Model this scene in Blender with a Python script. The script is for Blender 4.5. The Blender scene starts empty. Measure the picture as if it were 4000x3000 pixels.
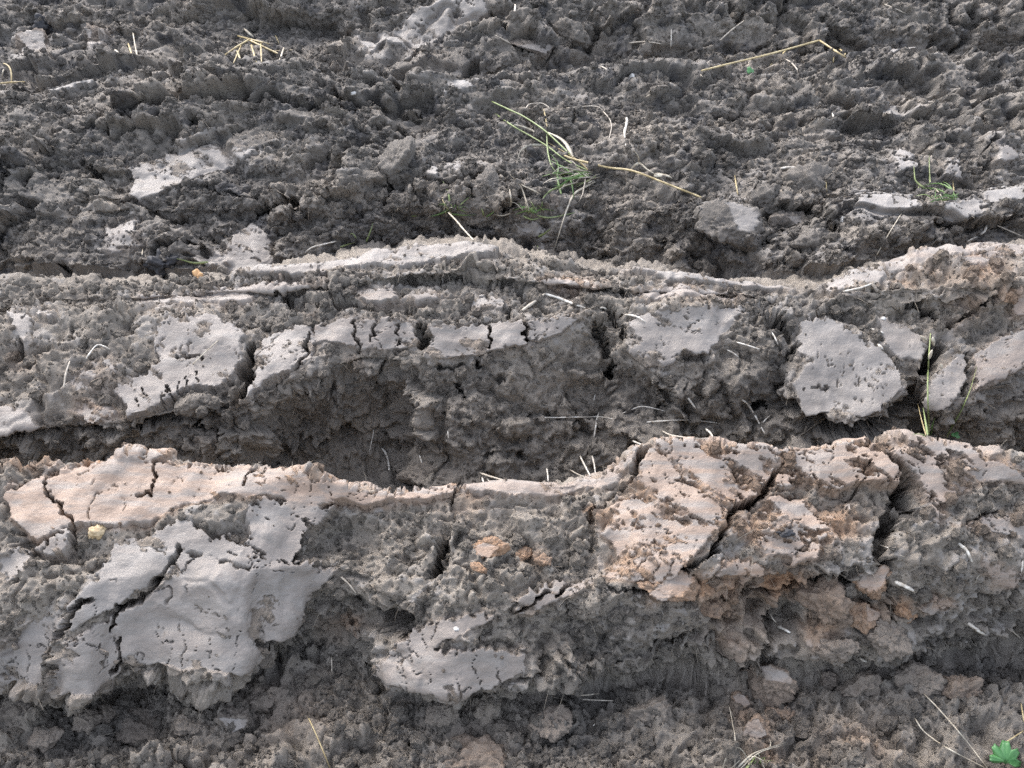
import bpy, math, random
import numpy as np
from concurrent.futures import ThreadPoolExecutor
from mathutils import Vector, Matrix, noise as mnoise

# ------------------------------------------------------------------ camera, sky, sun, exposure
scene = bpy.context.scene
COL = scene.collection
F_PX, CX, CY = 2279.0, 1106.0, 829.5          # focal length and centre, in units of a 2212 x 1659 picture
PITCH = math.radians(35.0)
CAM = np.array([0.0, 0.0, 1.0])
cam_d = bpy.data.cameras.new("camera")
cam_d.sensor_fit = 'HORIZONTAL'; cam_d.sensor_width = 36.0
cam_d.lens = 36.0 * F_PX / 2212.0
cam_d.clip_start = 0.02; cam_d.clip_end = 2000.0
cam = bpy.data.objects.new("camera", cam_d); COL.objects.link(cam)
cam.location = CAM; cam.rotation_euler = (math.radians(90) - PITCH, 0, 0)
scene.camera = cam
scene.cycles.use_denoising = False              # keep the fine grain of the soil

world = bpy.data.worlds.new("World"); scene.world = world; world.use_nodes = True
wn, wl = world.node_tree.nodes, world.node_tree.links
wn.clear()
sky = wn.new('ShaderNodeTexSky'); sky.sky_type = 'NISHITA'; sky.sun_disc = False
SUN_EL, SUN_ROT = math.radians(52), math.radians(-35)
sky.sun_elevation = SUN_EL; sky.sun_rotation = SUN_ROT
sky.air_density = 1.0; sky.dust_density = 3.0
hsv = wn.new('ShaderNodeHueSaturation'); hsv.inputs['Saturation'].default_value = 0.52
bg = wn.new('ShaderNodeBackground'); bg.inputs['Strength'].default_value = 0.15
out = wn.new('ShaderNodeOutputWorld')
wl.new(sky.outputs[0], hsv.inputs['Color']); wl.new(hsv.outputs[0], bg.inputs[0]); wl.new(bg.outputs[0], out.inputs[0])

sun_d = bpy.data.lights.new("sun", 'SUN'); sun_d.energy = 0.6; sun_d.angle = math.radians(60)
sun_d.color = (1.0, 0.97, 0.94)
sun = bpy.data.objects.new("sun", sun_d); COL.objects.link(sun)
# the sky's sun_rotation turns from +Y towards +X
sdir = Vector((math.sin(SUN_ROT) * math.cos(SUN_EL), math.cos(SUN_ROT) * math.cos(SUN_EL), math.sin(SUN_EL)))
sun.rotation_euler = sdir.to_track_quat('Z', 'Y').to_euler()

vs = scene.view_settings
vs.view_transform = 'Standard'; vs.look = 'None'; vs.gamma = 1.0; vs.use_curve_mapping = False
vs.exposure = 1.84

rng = np.random.default_rng(11)
random.seed(11)

# ------------------------------------------------------------------ picture <-> place
FWD = np.array([0, math.cos(PITCH), -math.sin(PITCH)])
UP = np.array([0, math.sin(PITCH), math.cos(PITCH)])
def ray(px, py):
    a = (np.asarray(px, float) - CX) / F_PX; b = -(np.asarray(py, float) - CY) / F_PX
    a, b = np.broadcast_arrays(a, b)
    return np.stack([a, FWD[1] + b * UP[1], FWD[2] + b * UP[2]], -1)
def unproject(px, py, z):
    r = ray(px, py); t = (np.asarray(z, float) - CAM[2]) / r[..., 2]
    return CAM + r * t[..., None]
def project(P):
    d = P - CAM
    dep = d[..., 1] * FWD[1] + d[..., 2] * FWD[2]
    return CX + F_PX * d[..., 0] / dep, CY - F_PX * (d[..., 1] * UP[1] + d[..., 2] * UP[2]) / dep, dep

# ------------------------------------------------------------------ noise
POOL = ThreadPoolExecutor(4)
def chunked(fn, P, *a):
    P = np.ascontiguousarray(P, dtype=np.float32)
    n = len(P); step = 40000
    parts = list(POOL.map(lambda i: fn(P[i:i + step], *a), range(0, n, step)))
    if isinstance(parts[0], tuple):
        return tuple(np.concatenate(x) for x in zip(*parts))
    return np.concatenate(parts)
def _hash(x, y, z, seed):
    h = (x.astype(np.uint32) * np.uint32(374761393) + y.astype(np.uint32) * np.uint32(668265263)
         + z.astype(np.uint32) * np.uint32(2147483647 - 58) + np.uint32(seed * 7919 + 17) * np.uint32(3266489917))
    h ^= h >> np.uint32(15); h *= np.uint32(2246822519); h ^= h >> np.uint32(13); h *= np.uint32(3266489917); h ^= h >> np.uint32(16)
    return h
_G = np.array([[1,1,0],[-1,1,0],[1,-1,0],[-1,-1,0],[1,0,1],[-1,0,1],[1,0,-1],[-1,0,-1],
               [0,1,1],[0,-1,1],[0,1,-1],[0,-1,-1],[1,1,0],[-1,1,0],[0,-1,1],[0,-1,-1]], np.float32)
def _perlin(P, seed):
    i = np.floor(P).astype(np.int64); f = P - i
    u = f * f * f * (f * (f * 6 - 15) + 10)
    res = 0
    for dx in (0, 1):
        wx = u[:, 0] if dx else 1 - u[:, 0]
        for dy in (0, 1):
            wy = u[:, 1] if dy else 1 - u[:, 1]
            for dz in (0, 1):
                wz = u[:, 2] if dz else 1 - u[:, 2]
                g = _G[_hash(i[:, 0] + dx, i[:, 1] + dy, i[:, 2] + dz, seed) & np.uint32(15)]
                res = res + wx * wy * wz * (g[:, 0] * (f[:, 0] - dx) + g[:, 1] * (f[:, 1] - dy) + g[:, 2] * (f[:, 2] - dz))
    return res.astype(np.float32)
def perlin(P, scale, seed=0): return chunked(_perlin, P / scale, seed)
def fbm(P, scale, oct=3, seed=0, gain=0.5):
    r = 0; a = 1.0
    for k in range(oct):
        r = r + a * perlin(P, scale / 2 ** k, seed + k * 13); a *= gain
    return r
def _worley(P, seed):
    """distance to the nearest two feature points, a random number per cell, and a random tilt inside the cell"""
    i = np.floor(P).astype(np.int64); f = P - i
    f1 = np.full(len(P), 9, np.float32); f2 = f1.copy(); hid = np.zeros(len(P), np.uint32)
    ox = np.zeros(len(P), np.float32); oy = ox.copy(); oz = ox.copy()
    for dx in (-1, 0, 1):
        for dy in (-1, 0, 1):
            for dz in (-1, 0, 1):
                h = _hash(i[:, 0] + dx, i[:, 1] + dy, i[:, 2] + dz, seed)
                ex = dx + (h & np.uint32(1023)) * np.float32(1 / 1023.) - f[:, 0]
                ey = dy + ((h >> np.uint32(10)) & np.uint32(1023)) * np.float32(1 / 1023.) - f[:, 1]
                ez = dz + ((h >> np.uint32(20)) & np.uint32(1023)) * np.float32(1 / 1023.) - f[:, 2]
                d = (ex * ex + ey * ey + ez * ez).astype(np.float32)
                c = d < f1
                f2 = np.where(c, f1, np.minimum(f2, d)); hid = np.where(c, h, hid); f1 = np.where(c, d, f1)
                ox = np.where(c, ex, ox); oy = np.where(c, ey, oy); oz = np.where(c, ez, oz)
    h = hid * np.uint32(2654435761); h ^= h >> np.uint32(15)
    k = np.float32(1 / 511.5)
    tilt = ox * ((h & np.uint32(1023)) * k - 1) + oy * (((h >> np.uint32(10)) & np.uint32(1023)) * k - 1) + oz * (((h >> np.uint32(20)) & np.uint32(1023)) * k - 1)
    cid = ((h >> np.uint32(5)) & np.uint32(255)) / np.float32(255)
    return np.sqrt(f1), np.sqrt(f2), cid.astype(np.float32), tilt.astype(np.float32)
def worley(P, scale, seed=0): return chunked(_worley, P / scale, seed)
def sstep(a, b, x):
    t = np.clip((x - a) / (b - a), 0, 1); return t * t * (3 - 2 * t)

# ------------------------------------------------------------------ the lie of the land: lines along the furrows, front to back
STEP = 2.55
mg = np.concatenate([np.arange(9, 700, 9), np.arange(700, 2400, 60)])    # sparser beyond the picture's sides
cols = np.concatenate([-230 - mg[::-1], np.arange(-230, 2442, STEP), 2442 + mg])
NC = len(cols)
def line(knots):
    k = np.array(knots, float)
    return np.interp(cols, k[:, 0], k[:, 1]), (np.interp(cols, k[:, 0], k[:, 2]) if k.shape[1] > 2 else None)
def smooth1(a, n):
    for _ in range(n):
        b = np.pad(a, 1, mode='edge'); a = .25 * b[:-2] + .5 * b[1:-1] + .25 * b[2:]
    return a
lipF, _ = line([(-300,1470),(0,1474),(60,1480),(115,1486),(135,1512),(190,1510),(235,1470),(300,1458),(400,1460),(480,1474),(530,1455),
    (560,1410),(620,1390),(680,1370),(720,1380),(790,1400),(815,1440),(835,1475),(900,1490),(985,1500),(1080,1495),(1180,1480),(1260,1475),
    (1330,1470),(1420,1445),(1500,1450),(1600,1440),(1700,1430),(1800,1440),(1900,1440),(2000,1425),(2212,1390),(2500,1390)])
lipF = smooth1(lipF, 12)
zlipF = np.interp(cols, [0,600,700,800,900,1400,1700,2212], [.045,.045,.02,.03,.045,.035,.02,.015])
crF, zcrF = line([(-300,1000,.19),(0,1004,.19),(60,992,.195),(140,990,.195),(230,985,.197),(300,974,.2),(372,970,.2),(392,990,.197),(440,996,.195),(530,1002,.192),
    (560,1010,.19),(650,1024,.182),(720,1040,.175),(800,1054,.168),(900,1060,.165),(975,1044,.172),(1005,1050,.167),(1100,1046,.167),(1200,1040,.17),(1280,1030,.176),
    (1330,1000,.19),(1370,967,.207),(1450,947,.217),(1520,946,.217),(1600,960,.212),(1700,965,.212),(1800,956,.216),(1880,946,.222),(1960,941,.225),
    (2060,951,.22),(2140,966,.213),(2212,985,.205),(2500,985,.2)])
crF = smooth1(crF, 2)
lip2, _ = line([(-300,935),(0,940),(80,920),(200,915),(265,910),(400,876),(470,866),(490,885),(560,860),(660,810),(780,775),(920,768),(960,772),(1100,757),
    (1180,742),(1250,715),(1290,722),(1350,745),(1420,788),(1500,770),(1580,745),(1640,760),(1700,830),(1735,894),(1800,892),(1860,900),(1920,880),
    (1950,830),(1975,800),(2000,870),(2040,890),(2100,850),(2212,790),(2500,790)])
lip2 = smooth1(lip2, 3)
zlip2 = .105 + (900 - lip2) / 140 * .05
st2, zst2 = line([(-300,690,.18),(0,685,.18),(360,680,.18),(700,690,.185),(1130,690,.19),(1260,672,.19),(1400,668,.195),(1600,655,.2),(1700,675,.19),(1900,685,.185),(2212,680,.195),(2500,680,.195)])
cr2, zcr2 = line([(-300,605,.185),(0,602,.185),(300,602,.187),(440,592,.192),(500,588,.2),(600,580,.21),(700,558,.222),(800,541,.23),(900,526,.236),(1000,523,.238),
    (1100,531,.236),(1200,549,.23),(1350,574,.22),(1500,594,.21),(1600,601,.206),(1700,626,.196),(1760,616,.2),(1800,592,.214),(1900,566,.23),(2000,551,.24),
    (2100,536,.25),(2212,517,.26),(2500,505,.265)])
pl2 = cr2 + np.interp(cols, [0,500,700,1100,1500,1700,1800,2212], [45,40,60,72,40,30,60,95])
zpl2 = zcr2 - np.interp(cols, [0,1000,1700,2212], [.011,.017,.010,.024])

g2, zg2 = line([(-300,460,.12),(0,455,.12),(400,455,.12),(700,450,.125),(1000,445,.13),(1300,440,.135),(1440,440,.16),(1530,428,.185),(1620,440,.18),(1680,480,.15),(1740,465,.155),(1800,440,.17),
    (1860,426,.183),(2000,426,.185),(2110,412,.192),(2212,394,.20),(2500,382,.20)])
zg2b = np.interp(cols, [0,1300,1530,1680,1860,2500], [.122,.135,.145,.135,.15,.165])
g4, zg4 = line([(-300,240,.22),(300,245,.22),(700,235,.215),(1100,240,.205),(1300,240,.2),(1500,240,.2),(1800,230,.2),(1900,214,.215),(2212,198,.225),(2500,190,.225)])
zg4b = np.interp(cols, [0,1300,1700,1900,2500], [.222,.195,.19,.185,.185])
g5, zg5 = line([(-300,195,.24),(0,188,.24),(60,190,.242),(150,168,.245),(230,150,.25),(400,150,.25),(700,158,.245),(1000,165,.235),(1300,150,.22),(1600,150,.22),(1900,128,.23),(2212,118,.235),(2500,110,.235)])

def P(py, z): return unproject(cols, py, z * np.ones(NC))
def off(C, dx, dy, dz): return C + np.array([dx, dy, dz])
crestF = P(crF, zcrF); crest2 = P(cr2, zcr2)
CURVES = []; K = {}  # (points, rows up to the next curve, slice id)
def add(pts, rows, sid, name=None):
    if name: K[name] = len(CURVES)
    CURVES.append((pts, max(8, int(round(rows * .81))), sid))
add(P(3200, -.02), 24, 0)
add(P(1900, -.025), 50, 0)
add(P(1659 + 0 * cols, -.012), 84, 0)
lF = P(lipF, zlipF); mF = P(lipF + .45 * (crF - lipF), zlipF + .60 * (zcrF - zlipF))
footF = P(lipF + 16, -.012 + 0 * cols)
add(footF, 54, 1, 'footF')
add(lF, 120, 1, 'lipF')
add(mF, 135, 1)
add(crestF, 18, 1, 'crF')
add(off(crestF, 0, .045, -.05), 22, 1)
v = crestF.copy(); v[:, 1] += .13; v[:, 2] = -.03; add(v, 30, 0)
add(P(np.interp(cols, [-300, 0, 520, 590, 850, 930, 1240, 1340, 2500], [1046, 1046, 1046, 1012, 1012, 1046, 1046, 1030, 1030]), np.interp(cols, [0, 520, 600, 850, 930], [0, 0, -.04, -.04, 0])), 105, 2, 'foot2')
add(P(lip2, zlip2), 86, 2, 'lip2')
s2 = P(st2, zst2); add(s2, 34, 2)
md_ = .5 * (s2 + P(pl2 + 14, zpl2 - .018)); md_[:, 2] += .006; add(md_, 30, 2)
ovh = np.clip(np.interp(cols, [300, 480, 600, 1330, 1420, 1720, 1790, 2300], [.08, .15, 1, 1, .55, .35, .2, .4]) * (.8 + .35 * np.sin(cols * .021) + .25 * np.sin(cols * .057 + 1)), .1, 1.3)
plate = P(pl2, zpl2)
K['fold'] = len(CURVES); fr = P(pl2 + 14, zpl2 - .018 * np.minimum(1, ovh + .2)); add(fr, 16, 2)
rc = plate.copy(); rc[:, 1] += .024 * ovh; rc[:, 2] -= .016 * np.minimum(1, ovh + .2); add(rc, 18, 2)
add(plate, 42, 2)
add(crest2, 14, 2, 'cr2')
add(off(crest2, 0, .05, -.045), 40, 2)
zv = np.interp(cols, [1500, 1800, 2212], [.055, .105, .14])
vpy = np.minimum(cr2 - 4, 590)
wcap = np.interp(cols, [1420,1480,1610,1650,1790,1850], [0,1,1,0,0,1])
g2c = (1 - wcap) * (.5 * vpy + .5 * g2) + wcap * (g2 + 40)
zg2c = (1 - wcap) * (.5 * zv + .5 * zg2) + wcap * (zg2 - .016)
add(P(vpy, zv), 40, 3, 'g1')
add(P(g2c, zg2c), 32, 3)
add(P(g2, zg2), 34, 3)
add(P(g2 - 3, zg2b), 64, 3)
add(P(.5 * (g2 + g4) - 5, .5 * (zg2b + zg4) + .01), 62, 3)
add(P(g4, zg4), 30, 3)
add(P(g4 - 3, zg4b), 36, 3)
add(P(g5, zg5), 34, 4, 'g5')
add(P(g5 - 3, zg5 - .075), 34, 4)
add(P(70 + 0 * cols, .21), 36, 4)
add(P(5 + 0 * cols, .265), 28, 4)
add(P(-55 + 0 * cols, .30), 10, 4, 'top')
e = P(-60 + 0 * cols, .2); e[:, 1] += .2; add(e, 30, 0)
for yy, zz, r in ((4.2, .12, 14), (4.9, .28, 14), (5.6, .1, 14), (6.3, .27, 14), (7.5, .12, 20), (14, .2, 12), (60, .2, 0)):
    q = e * 1.0; q[:, 0] = e[:, 0] * (yy / e[:, 1]); q[:, 1] = yy; q[:, 2] = zz; add(q, r, 0)

rows, seg, sid, tt = [], [], [], []
for k in range(len(CURVES) - 1):
    a, n, s = CURVES[k]; b = CURVES[k + 1][0]
    for j in range(n):
        t = j / n
        rows.append(a * (1 - t) + b * t); seg.append(k); sid.append(s); tt.append(k + t)
rows.append(CURVES[-1][0]); seg.append(len(CURVES) - 2); sid.append(0); tt.append(len(CURVES) - 1.)
B = np.array(rows)                       # NR x NC x 3
NR = len(B); sid = np.array(sid); seg = np.array(seg); tt = np.array(tt)
for _ in range(10):                      # round the folds a little
    B[1:-1] = .25 * B[:-2] + .5 * B[1:-1] + .25 * B[2:]
for _ in range(4):
    B[:, 1:-1] = .25 * B[:, :-2] + .5 * B[:, 1:-1] + .25 * B[:, 2:]
du = np.gradient(B, axis=1); dv = np.gradient(B, axis=0)
for _ in range(6):
    dv[1:-1] = .25 * dv[:-2] + .5 * dv[1:-1] + .25 * dv[2:]
N = np.cross(du, dv); N /= np.linalg.norm(N, axis=2, keepdims=True) + 1e-12
area = np.linalg.norm(np.cross(du, dv), axis=2).ravel()
NV = NR * NC
P0 = B.reshape(-1, 3).astype(np.float32); N0 = N.reshape(-1, 3).astype(np.float32)
SID = np.repeat(sid, NC); TT = np.repeat(tt, NC).astype(np.float32)
PX, PY, DEP = project(P0.astype(float))
PX = PX.astype(np.float32); PY = PY.astype(np.float32); DEP = np.maximum(DEP, .2).astype(np.float32)

# picture-space wander that makes every drawn edge ragged (noise lives in the place, so it is fixed to the soil)
w1 = fbm(P0, .030, 3, 101); w2 = fbm(P0, .030, 3, 202)
w3 = fbm(P0, .008, 2, 303)
sc = (1.0 / DEP)                         # nearer soil shows its raggedness larger
w4 = fbm(P0, .012, 3, 909, .65)
QX = PX + (13 * w1 + 9 * w4) * sc; QY = PY + (10 * w2 + 9 * w3) * sc

def poly_sd(poly, sel):
    """signed distance in picture units, inside positive, for the vertices sel"""
    x, y = QX[sel], QY[sel]; p = np.array(poly, np.float32)
    d = np.full(len(x), 1e9, np.float32); ins = np.zeros(len(x), bool)
    for a, b in zip(p, np.roll(p, -1, 0)):
        ex, ey = b - a; wx, wy = x - a[0], y - a[1]
        t = np.clip((wx * ex + wy * ey) / (ex * ex + ey * ey + 1e-9), 0, 1)
        d = np.minimum(d, (wx - t * ex) ** 2 + (wy - t * ey) ** 2)
        c = ((a[1] > y) != (b[1] > y)) & (x < ex * (y - a[1]) / (ey + (1e-9 if ey == 0 else 0)) + a[0])
        ins ^= c
    d = np.sqrt(d); return np.where(ins, d, -d)
def in_box(pts, m, s):
    p = np.array(pts)
    lo, hi = S_RANGE[s]
    return np.nonzero((TT >= lo) & (TT <= hi) & (PX > p[:, 0].min() - m) & (PX < p[:, 0].max() + m) & (PY > p[:, 1].min() - m) & (PY < p[:, 1].max() + m))[0]
S_RANGE = {0: (0, K['footF']), 1: (K['footF'], K['crF'] + .6), 2: (K['foot2'], K['cr2'] + .5), 3: (K['g1'], K['g5'] - .1), 4: (K['g5'] + .5, K['top'] + 1.5)}

# ------------------------------------------------------------------ what is smeared smooth by the plough: (slice, outline, crumbs stuck on it 0..1, ochre 0..1)
SMEAR = [
 (1, [(12,1070),(30,1050),(95,1035),(140,1008),(220,1004),(250,988),(300,976),(380,970),(372,986),(335,1004),(440,1001),(530,1005),(545,1018),(580,1014),(640,1026),(700,1042),(780,1057),(850,1064),(910,1062),(960,1046),(1000,1050),(975,1070),(930,1082),(860,1086),(800,1088),(740,1084),(680,1092),(640,1104),(600,1078),(540,1082),(470,1076),(400,1088),(360,1110),(300,1130),(250,1140),(200,1132),(150,1142),(120,1157),(80,1172),(60,1152),(25,1122)], .12, .75),
 (1, [(540,1080),(620,1086),(720,1086),(705,1110),(690,1135),(655,1165),(640,1210),(720,1228),(690,1240),(600,1235),(520,1215),(540,1150),(530,1110)], .44, .15),
 (1, [(235,1205),(245,1170),(300,1158),(385,1122),(440,1135),(470,1180),(430,1195),(385,1190),(330,1178),(260,1200)], .25, .12),
 (1, [(400,1180),(480,1150),(540,1170),(600,1225),(520,1220),(450,1205)], .46, .1),
 (1, [(110,1165),(150,1140),(150,1190),(110,1205),(85,1190)], .2, .2),
 (1, [(125,1505),(115,1480),(125,1440),(150,1385),(230,1335),(270,1315),(330,1275),(380,1235),(385,1185),(450,1200),(520,1222),(600,1232),(680,1222),(722,1226),(705,1260),(655,1310),(628,1372),(565,1388),(545,1445),(505,1462),(430,1442),(350,1442),(290,1440),(268,1430),(240,1480),(190,1506)], .16, .12),
 (1, [(130,1350),(160,1300),(250,1180),(330,1165),(388,1172),(378,1232),(312,1272),(260,1308),(200,1338),(150,1368)], .22, .05),
 (1, [(-60,1400),(0,1395),(60,1350),(120,1320),(140,1345),(110,1400),(105,1470),(0,1478),(-60,1478)], .2, .1),
 (1, [(815,1452),(830,1422),(870,1382),(920,1345),(1000,1328),(1084,1335),(1010,1366),(960,1386),(946,1404),(1050,1398),(1142,1412),(1132,1452),(1080,1482),(1000,1502),(900,1490),(840,1476)], .16, .18),
 (1, [(1108,1328),(1112,1290),(1180,1260),(1270,1252),(1284,1264),(1205,1302),(1145,1332)], .3, .25),
 (1, [(1000,1050),(1100,1046),(1200,1040),(1290,1030),(1340,997),(1390,965),(1387,985),(1352,1012),(1332,1042),(1280,1054),(1200,1068),(1120,1072),(1060,1077),(1010,1066)], .2, .45),
 (1, [(1392,972),(1460,948),(1520,948),(1600,962),(1700,967),(1800,958),(1875,950),(1900,962),(1938,1000),(1948,1052),(1900,1042),(1850,1042),(1800,1062),(1750,1042),(1690,1050),(1620,1090),(1570,1126),(1500,1200),(1474,1250),(1400,1262),(1300,1250),(1330,1180),(1292,1152),(1322,1102),(1375,1052),(1378,1010)], .60, .70),
 (1, [(1575,1150),(1620,1112),(1680,1062),(1740,1072),(1775,1100),(1835,1090),(1840,1130),(1760,1150),(1748,1170),(1720,1212),(1650,1202),(1600,1162)], .56, .65),
 (1, [(1535,1244),(1560,1214),(1620,1208),(1664,1236),(1640,1248)], .1, .85),
 (1, [(1700,1222),(1762,1172),(1790,1150),(1770,1195),(1735,1222)], .2, .7),
 (1, [(1890,948),(1960,944),(2060,953),(2130,968),(2205,1012),(2230,1050),(2150,1042),(2094,1044),(2054,1082),(2034,1112),(2012,1132),(1992,1062),(1952,1010),(1912,972)], .58, .45),
 (1, [(2050,1132),(2120,1122),(2240,1108),(2240,1168),(2150,1160),(2100,1148)], .45, .3),
 (1, [(2115,1205),(2150,1225),(2200,1235),(2172,1262),(2132,1262)], .3, .45),
 (1, [(1985,1312),(2050,1288),(2068,1310),(2012,1334)], .3, .6),
 (1, [(0,1200),(70,1180),(60,1240),(20,1260),(-30,1250)], .65, .1),
 # second slice
 (2, [(345,700),(400,684),(470,684),(502,700),(527,722),(522,762),(512,802),(472,842),(430,834),(380,852),(330,882),(262,912),(268,880),(246,850),(255,820),(320,800),(342,770),(330,740)], .28, .12),
 (2, [(145,882),(170,868),(217,880),(252,892),(200,920),(180,902)], .3, .4),
 (2, [(-60,880),(0,876),(62,890),(92,922),(62,947),(0,944),(-60,944)], .3, .15),
 (2, [(20,680),(60,668),(122,680),(82,702),(52,742),(28,722)], .5, .1),
 (2, [(170,800),(240,770),(260,815),(230,850),(170,850),(150,830)], .6, .15),
 (2, [(572,720),(660,698),(692,718),(672,782),(640,802),(572,832),(522,872),(486,884),(550,832),(554,772)], .25, .12),
 (2, [(680,700),(730,692),(832,692),(897,700),(902,747),(862,752),(790,753),(732,747),(686,738)], .15, .18),
 (2, [(928,708),(1030,697),(1132,692),(1138,748),(1022,768),(945,775),(923,766)], .12, .16),
 (2, [(1138,698),(1182,688),(1264,676),(1226,712),(1182,738),(1138,738)], .18, .12),
 (2, [(1352,698),(1402,678),(1502,667),(1612,655),(1582,702),(1554,732),(1524,768),(1462,772),(1450,789),(1402,793),(1356,762),(1375,740)], .15, .08),
 (2, [(1733,700),(1760,688),(1792,688),(1825,710),(1872,740),(1922,760),(1948,810),(1943,852),(1902,892),(1860,904),(1840,887),(1780,893),(1740,904),(1713,882),(1720,850),(1706,830),(1730,800),(1735,770),(1712,740)], .08, .05),
 (2, [(1898,688),(1932,688),(1982,720),(2008,752),(1990,784),(1940,772),(1898,730)], .2, .1),
 (2, [(1998,832),(2050,778),(2082,758),(2097,800),(2072,852),(2030,892),(1998,882)], .2, .1),
 (2, [(2108,760),(2230,695),(2240,780),(2130,832),(2100,852),(2110,800)], .18, .3),
 (2, [(1775,622),(1830,592),(1905,574),(1912,600),(1862,627),(1790,638)], .2, .15),
 (2, [(1900,565),(2000,550),(2100,536),(2240,513),(2240,530),(2100,556),(2000,573),(1920,592)], .25, .2),
 (2, [(2060,570),(2230,520),(2240,545),(2100,580)], .45, .3),
 (2, [(2170,640),(2230,620),(2240,680),(2190,690)], .4, .6),
 (2, [(515,588),(600,580),(700,558),(800,541),(840,541),(930,524),(1000,521),(1085,533),(1062,549),(950,562),(870,574),(750,578),(650,592),(560,600)], .16, .12),
 (2, [(300,642),(400,637),(520,618),(640,612),(702,608),(640,630),(560,644),(400,660),(310,668)], .15, .2),
 (2, [(755,632),(850,618),(865,640),(800,655)], .12, .25),
 (2, [(880,640),(935,622),(960,640),(900,655)], .3, .15),
 (2, [(1015,640),(1092,636),(1086,662),(1018,668)], .25, .12),
 (2, [(1165,600),(1240,598),(1305,618),(1280,629),(1200,633)], .25, .55),
 (2, [(1370,628),(1480,616),(1615,642),(1520,654),(1400,654)], .2, .25),
 (2, [(1345,574),(1440,582),(1505,594),(1600,601),(1720,626),(1700,634),(1590,614),(1440,604)], .15, .15),
 # beyond
 (3, [(262,352),(330,330),(400,300),(500,308),(553,325),(482,352),(430,372),(400,397),(350,412),(300,434),(272,418),(278,380)], .3, .05),
 (3, [(425,562),(490,532),(500,500),(545,473),(582,510),(592,572),(520,588),(450,584)], .2, .1),
 (3, [(1120,482),(1180,476),(1205,540),(1130,540)], .4, .05),
 (3, [(880,500),(950,490),(975,520),(930,540),(880,540)], .4, .05),
 (3, [(1524,430),(1600,432),(1606,462),(1560,470)], .35, .0),
 (3, [(1848,424),(1962,418),(1985,456),(1900,476),(1846,460)], .14, .0),
 (3, [(2024,446),(2112,430),(2120,466),(2045,486)], .12, .0),
 (3, [(2125,405),(2240,388),(2240,424),(2130,440)], .2, .0),
 (3, [(1904,212),(1950,212),(1986,234),(1920,236)], .3, .0),
 (3, [(1930,318),(1972,318),(1978,360),(1936,376)], .35, .05),
 (3, [(2040,340),(2075,345),(2080,390),(2040,385)], .5, .05),
 (3, [(2150,310),(2200,330),(2190,360),(2150,350)], .4, .1),
 (3, [(60,180),(150,160),(212,150),(200,172),(110,194)], .4, .0),
 (3, [(935,170),(1010,156),(1030,190),(960,200)], .55, .0),
 (3, [(920,360),(950,362),(945,390),(918,388)], .3, .0), (3, [(978,365),(1002,365),(1000,390),(975,392)], .3, .0),
 (3, [(235,495),(300,480),(320,540),(250,560)], .6, .1),
 (4, [(755,55),(800,72),(860,50),(900,18),(960,-10),(1040,-8),(1055,30),(1000,62),(950,84),(900,112),(862,92),(822,87),(800,112),(770,82)], .34, .05),
 (4, [(1908,122),(1960,118),(2000,128),(1985,146),(1930,142)], .2, .0), (4, [(2160,118),(2230,112),(2240,130),(2180,130)], .3, .0),
 (4, [(28,90),(70,65),(112,80),(100,112),(50,112)], .3, .1), (4, [(180,70),(225,48),(238,85),(190,112)], .4, .1),
]
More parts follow.
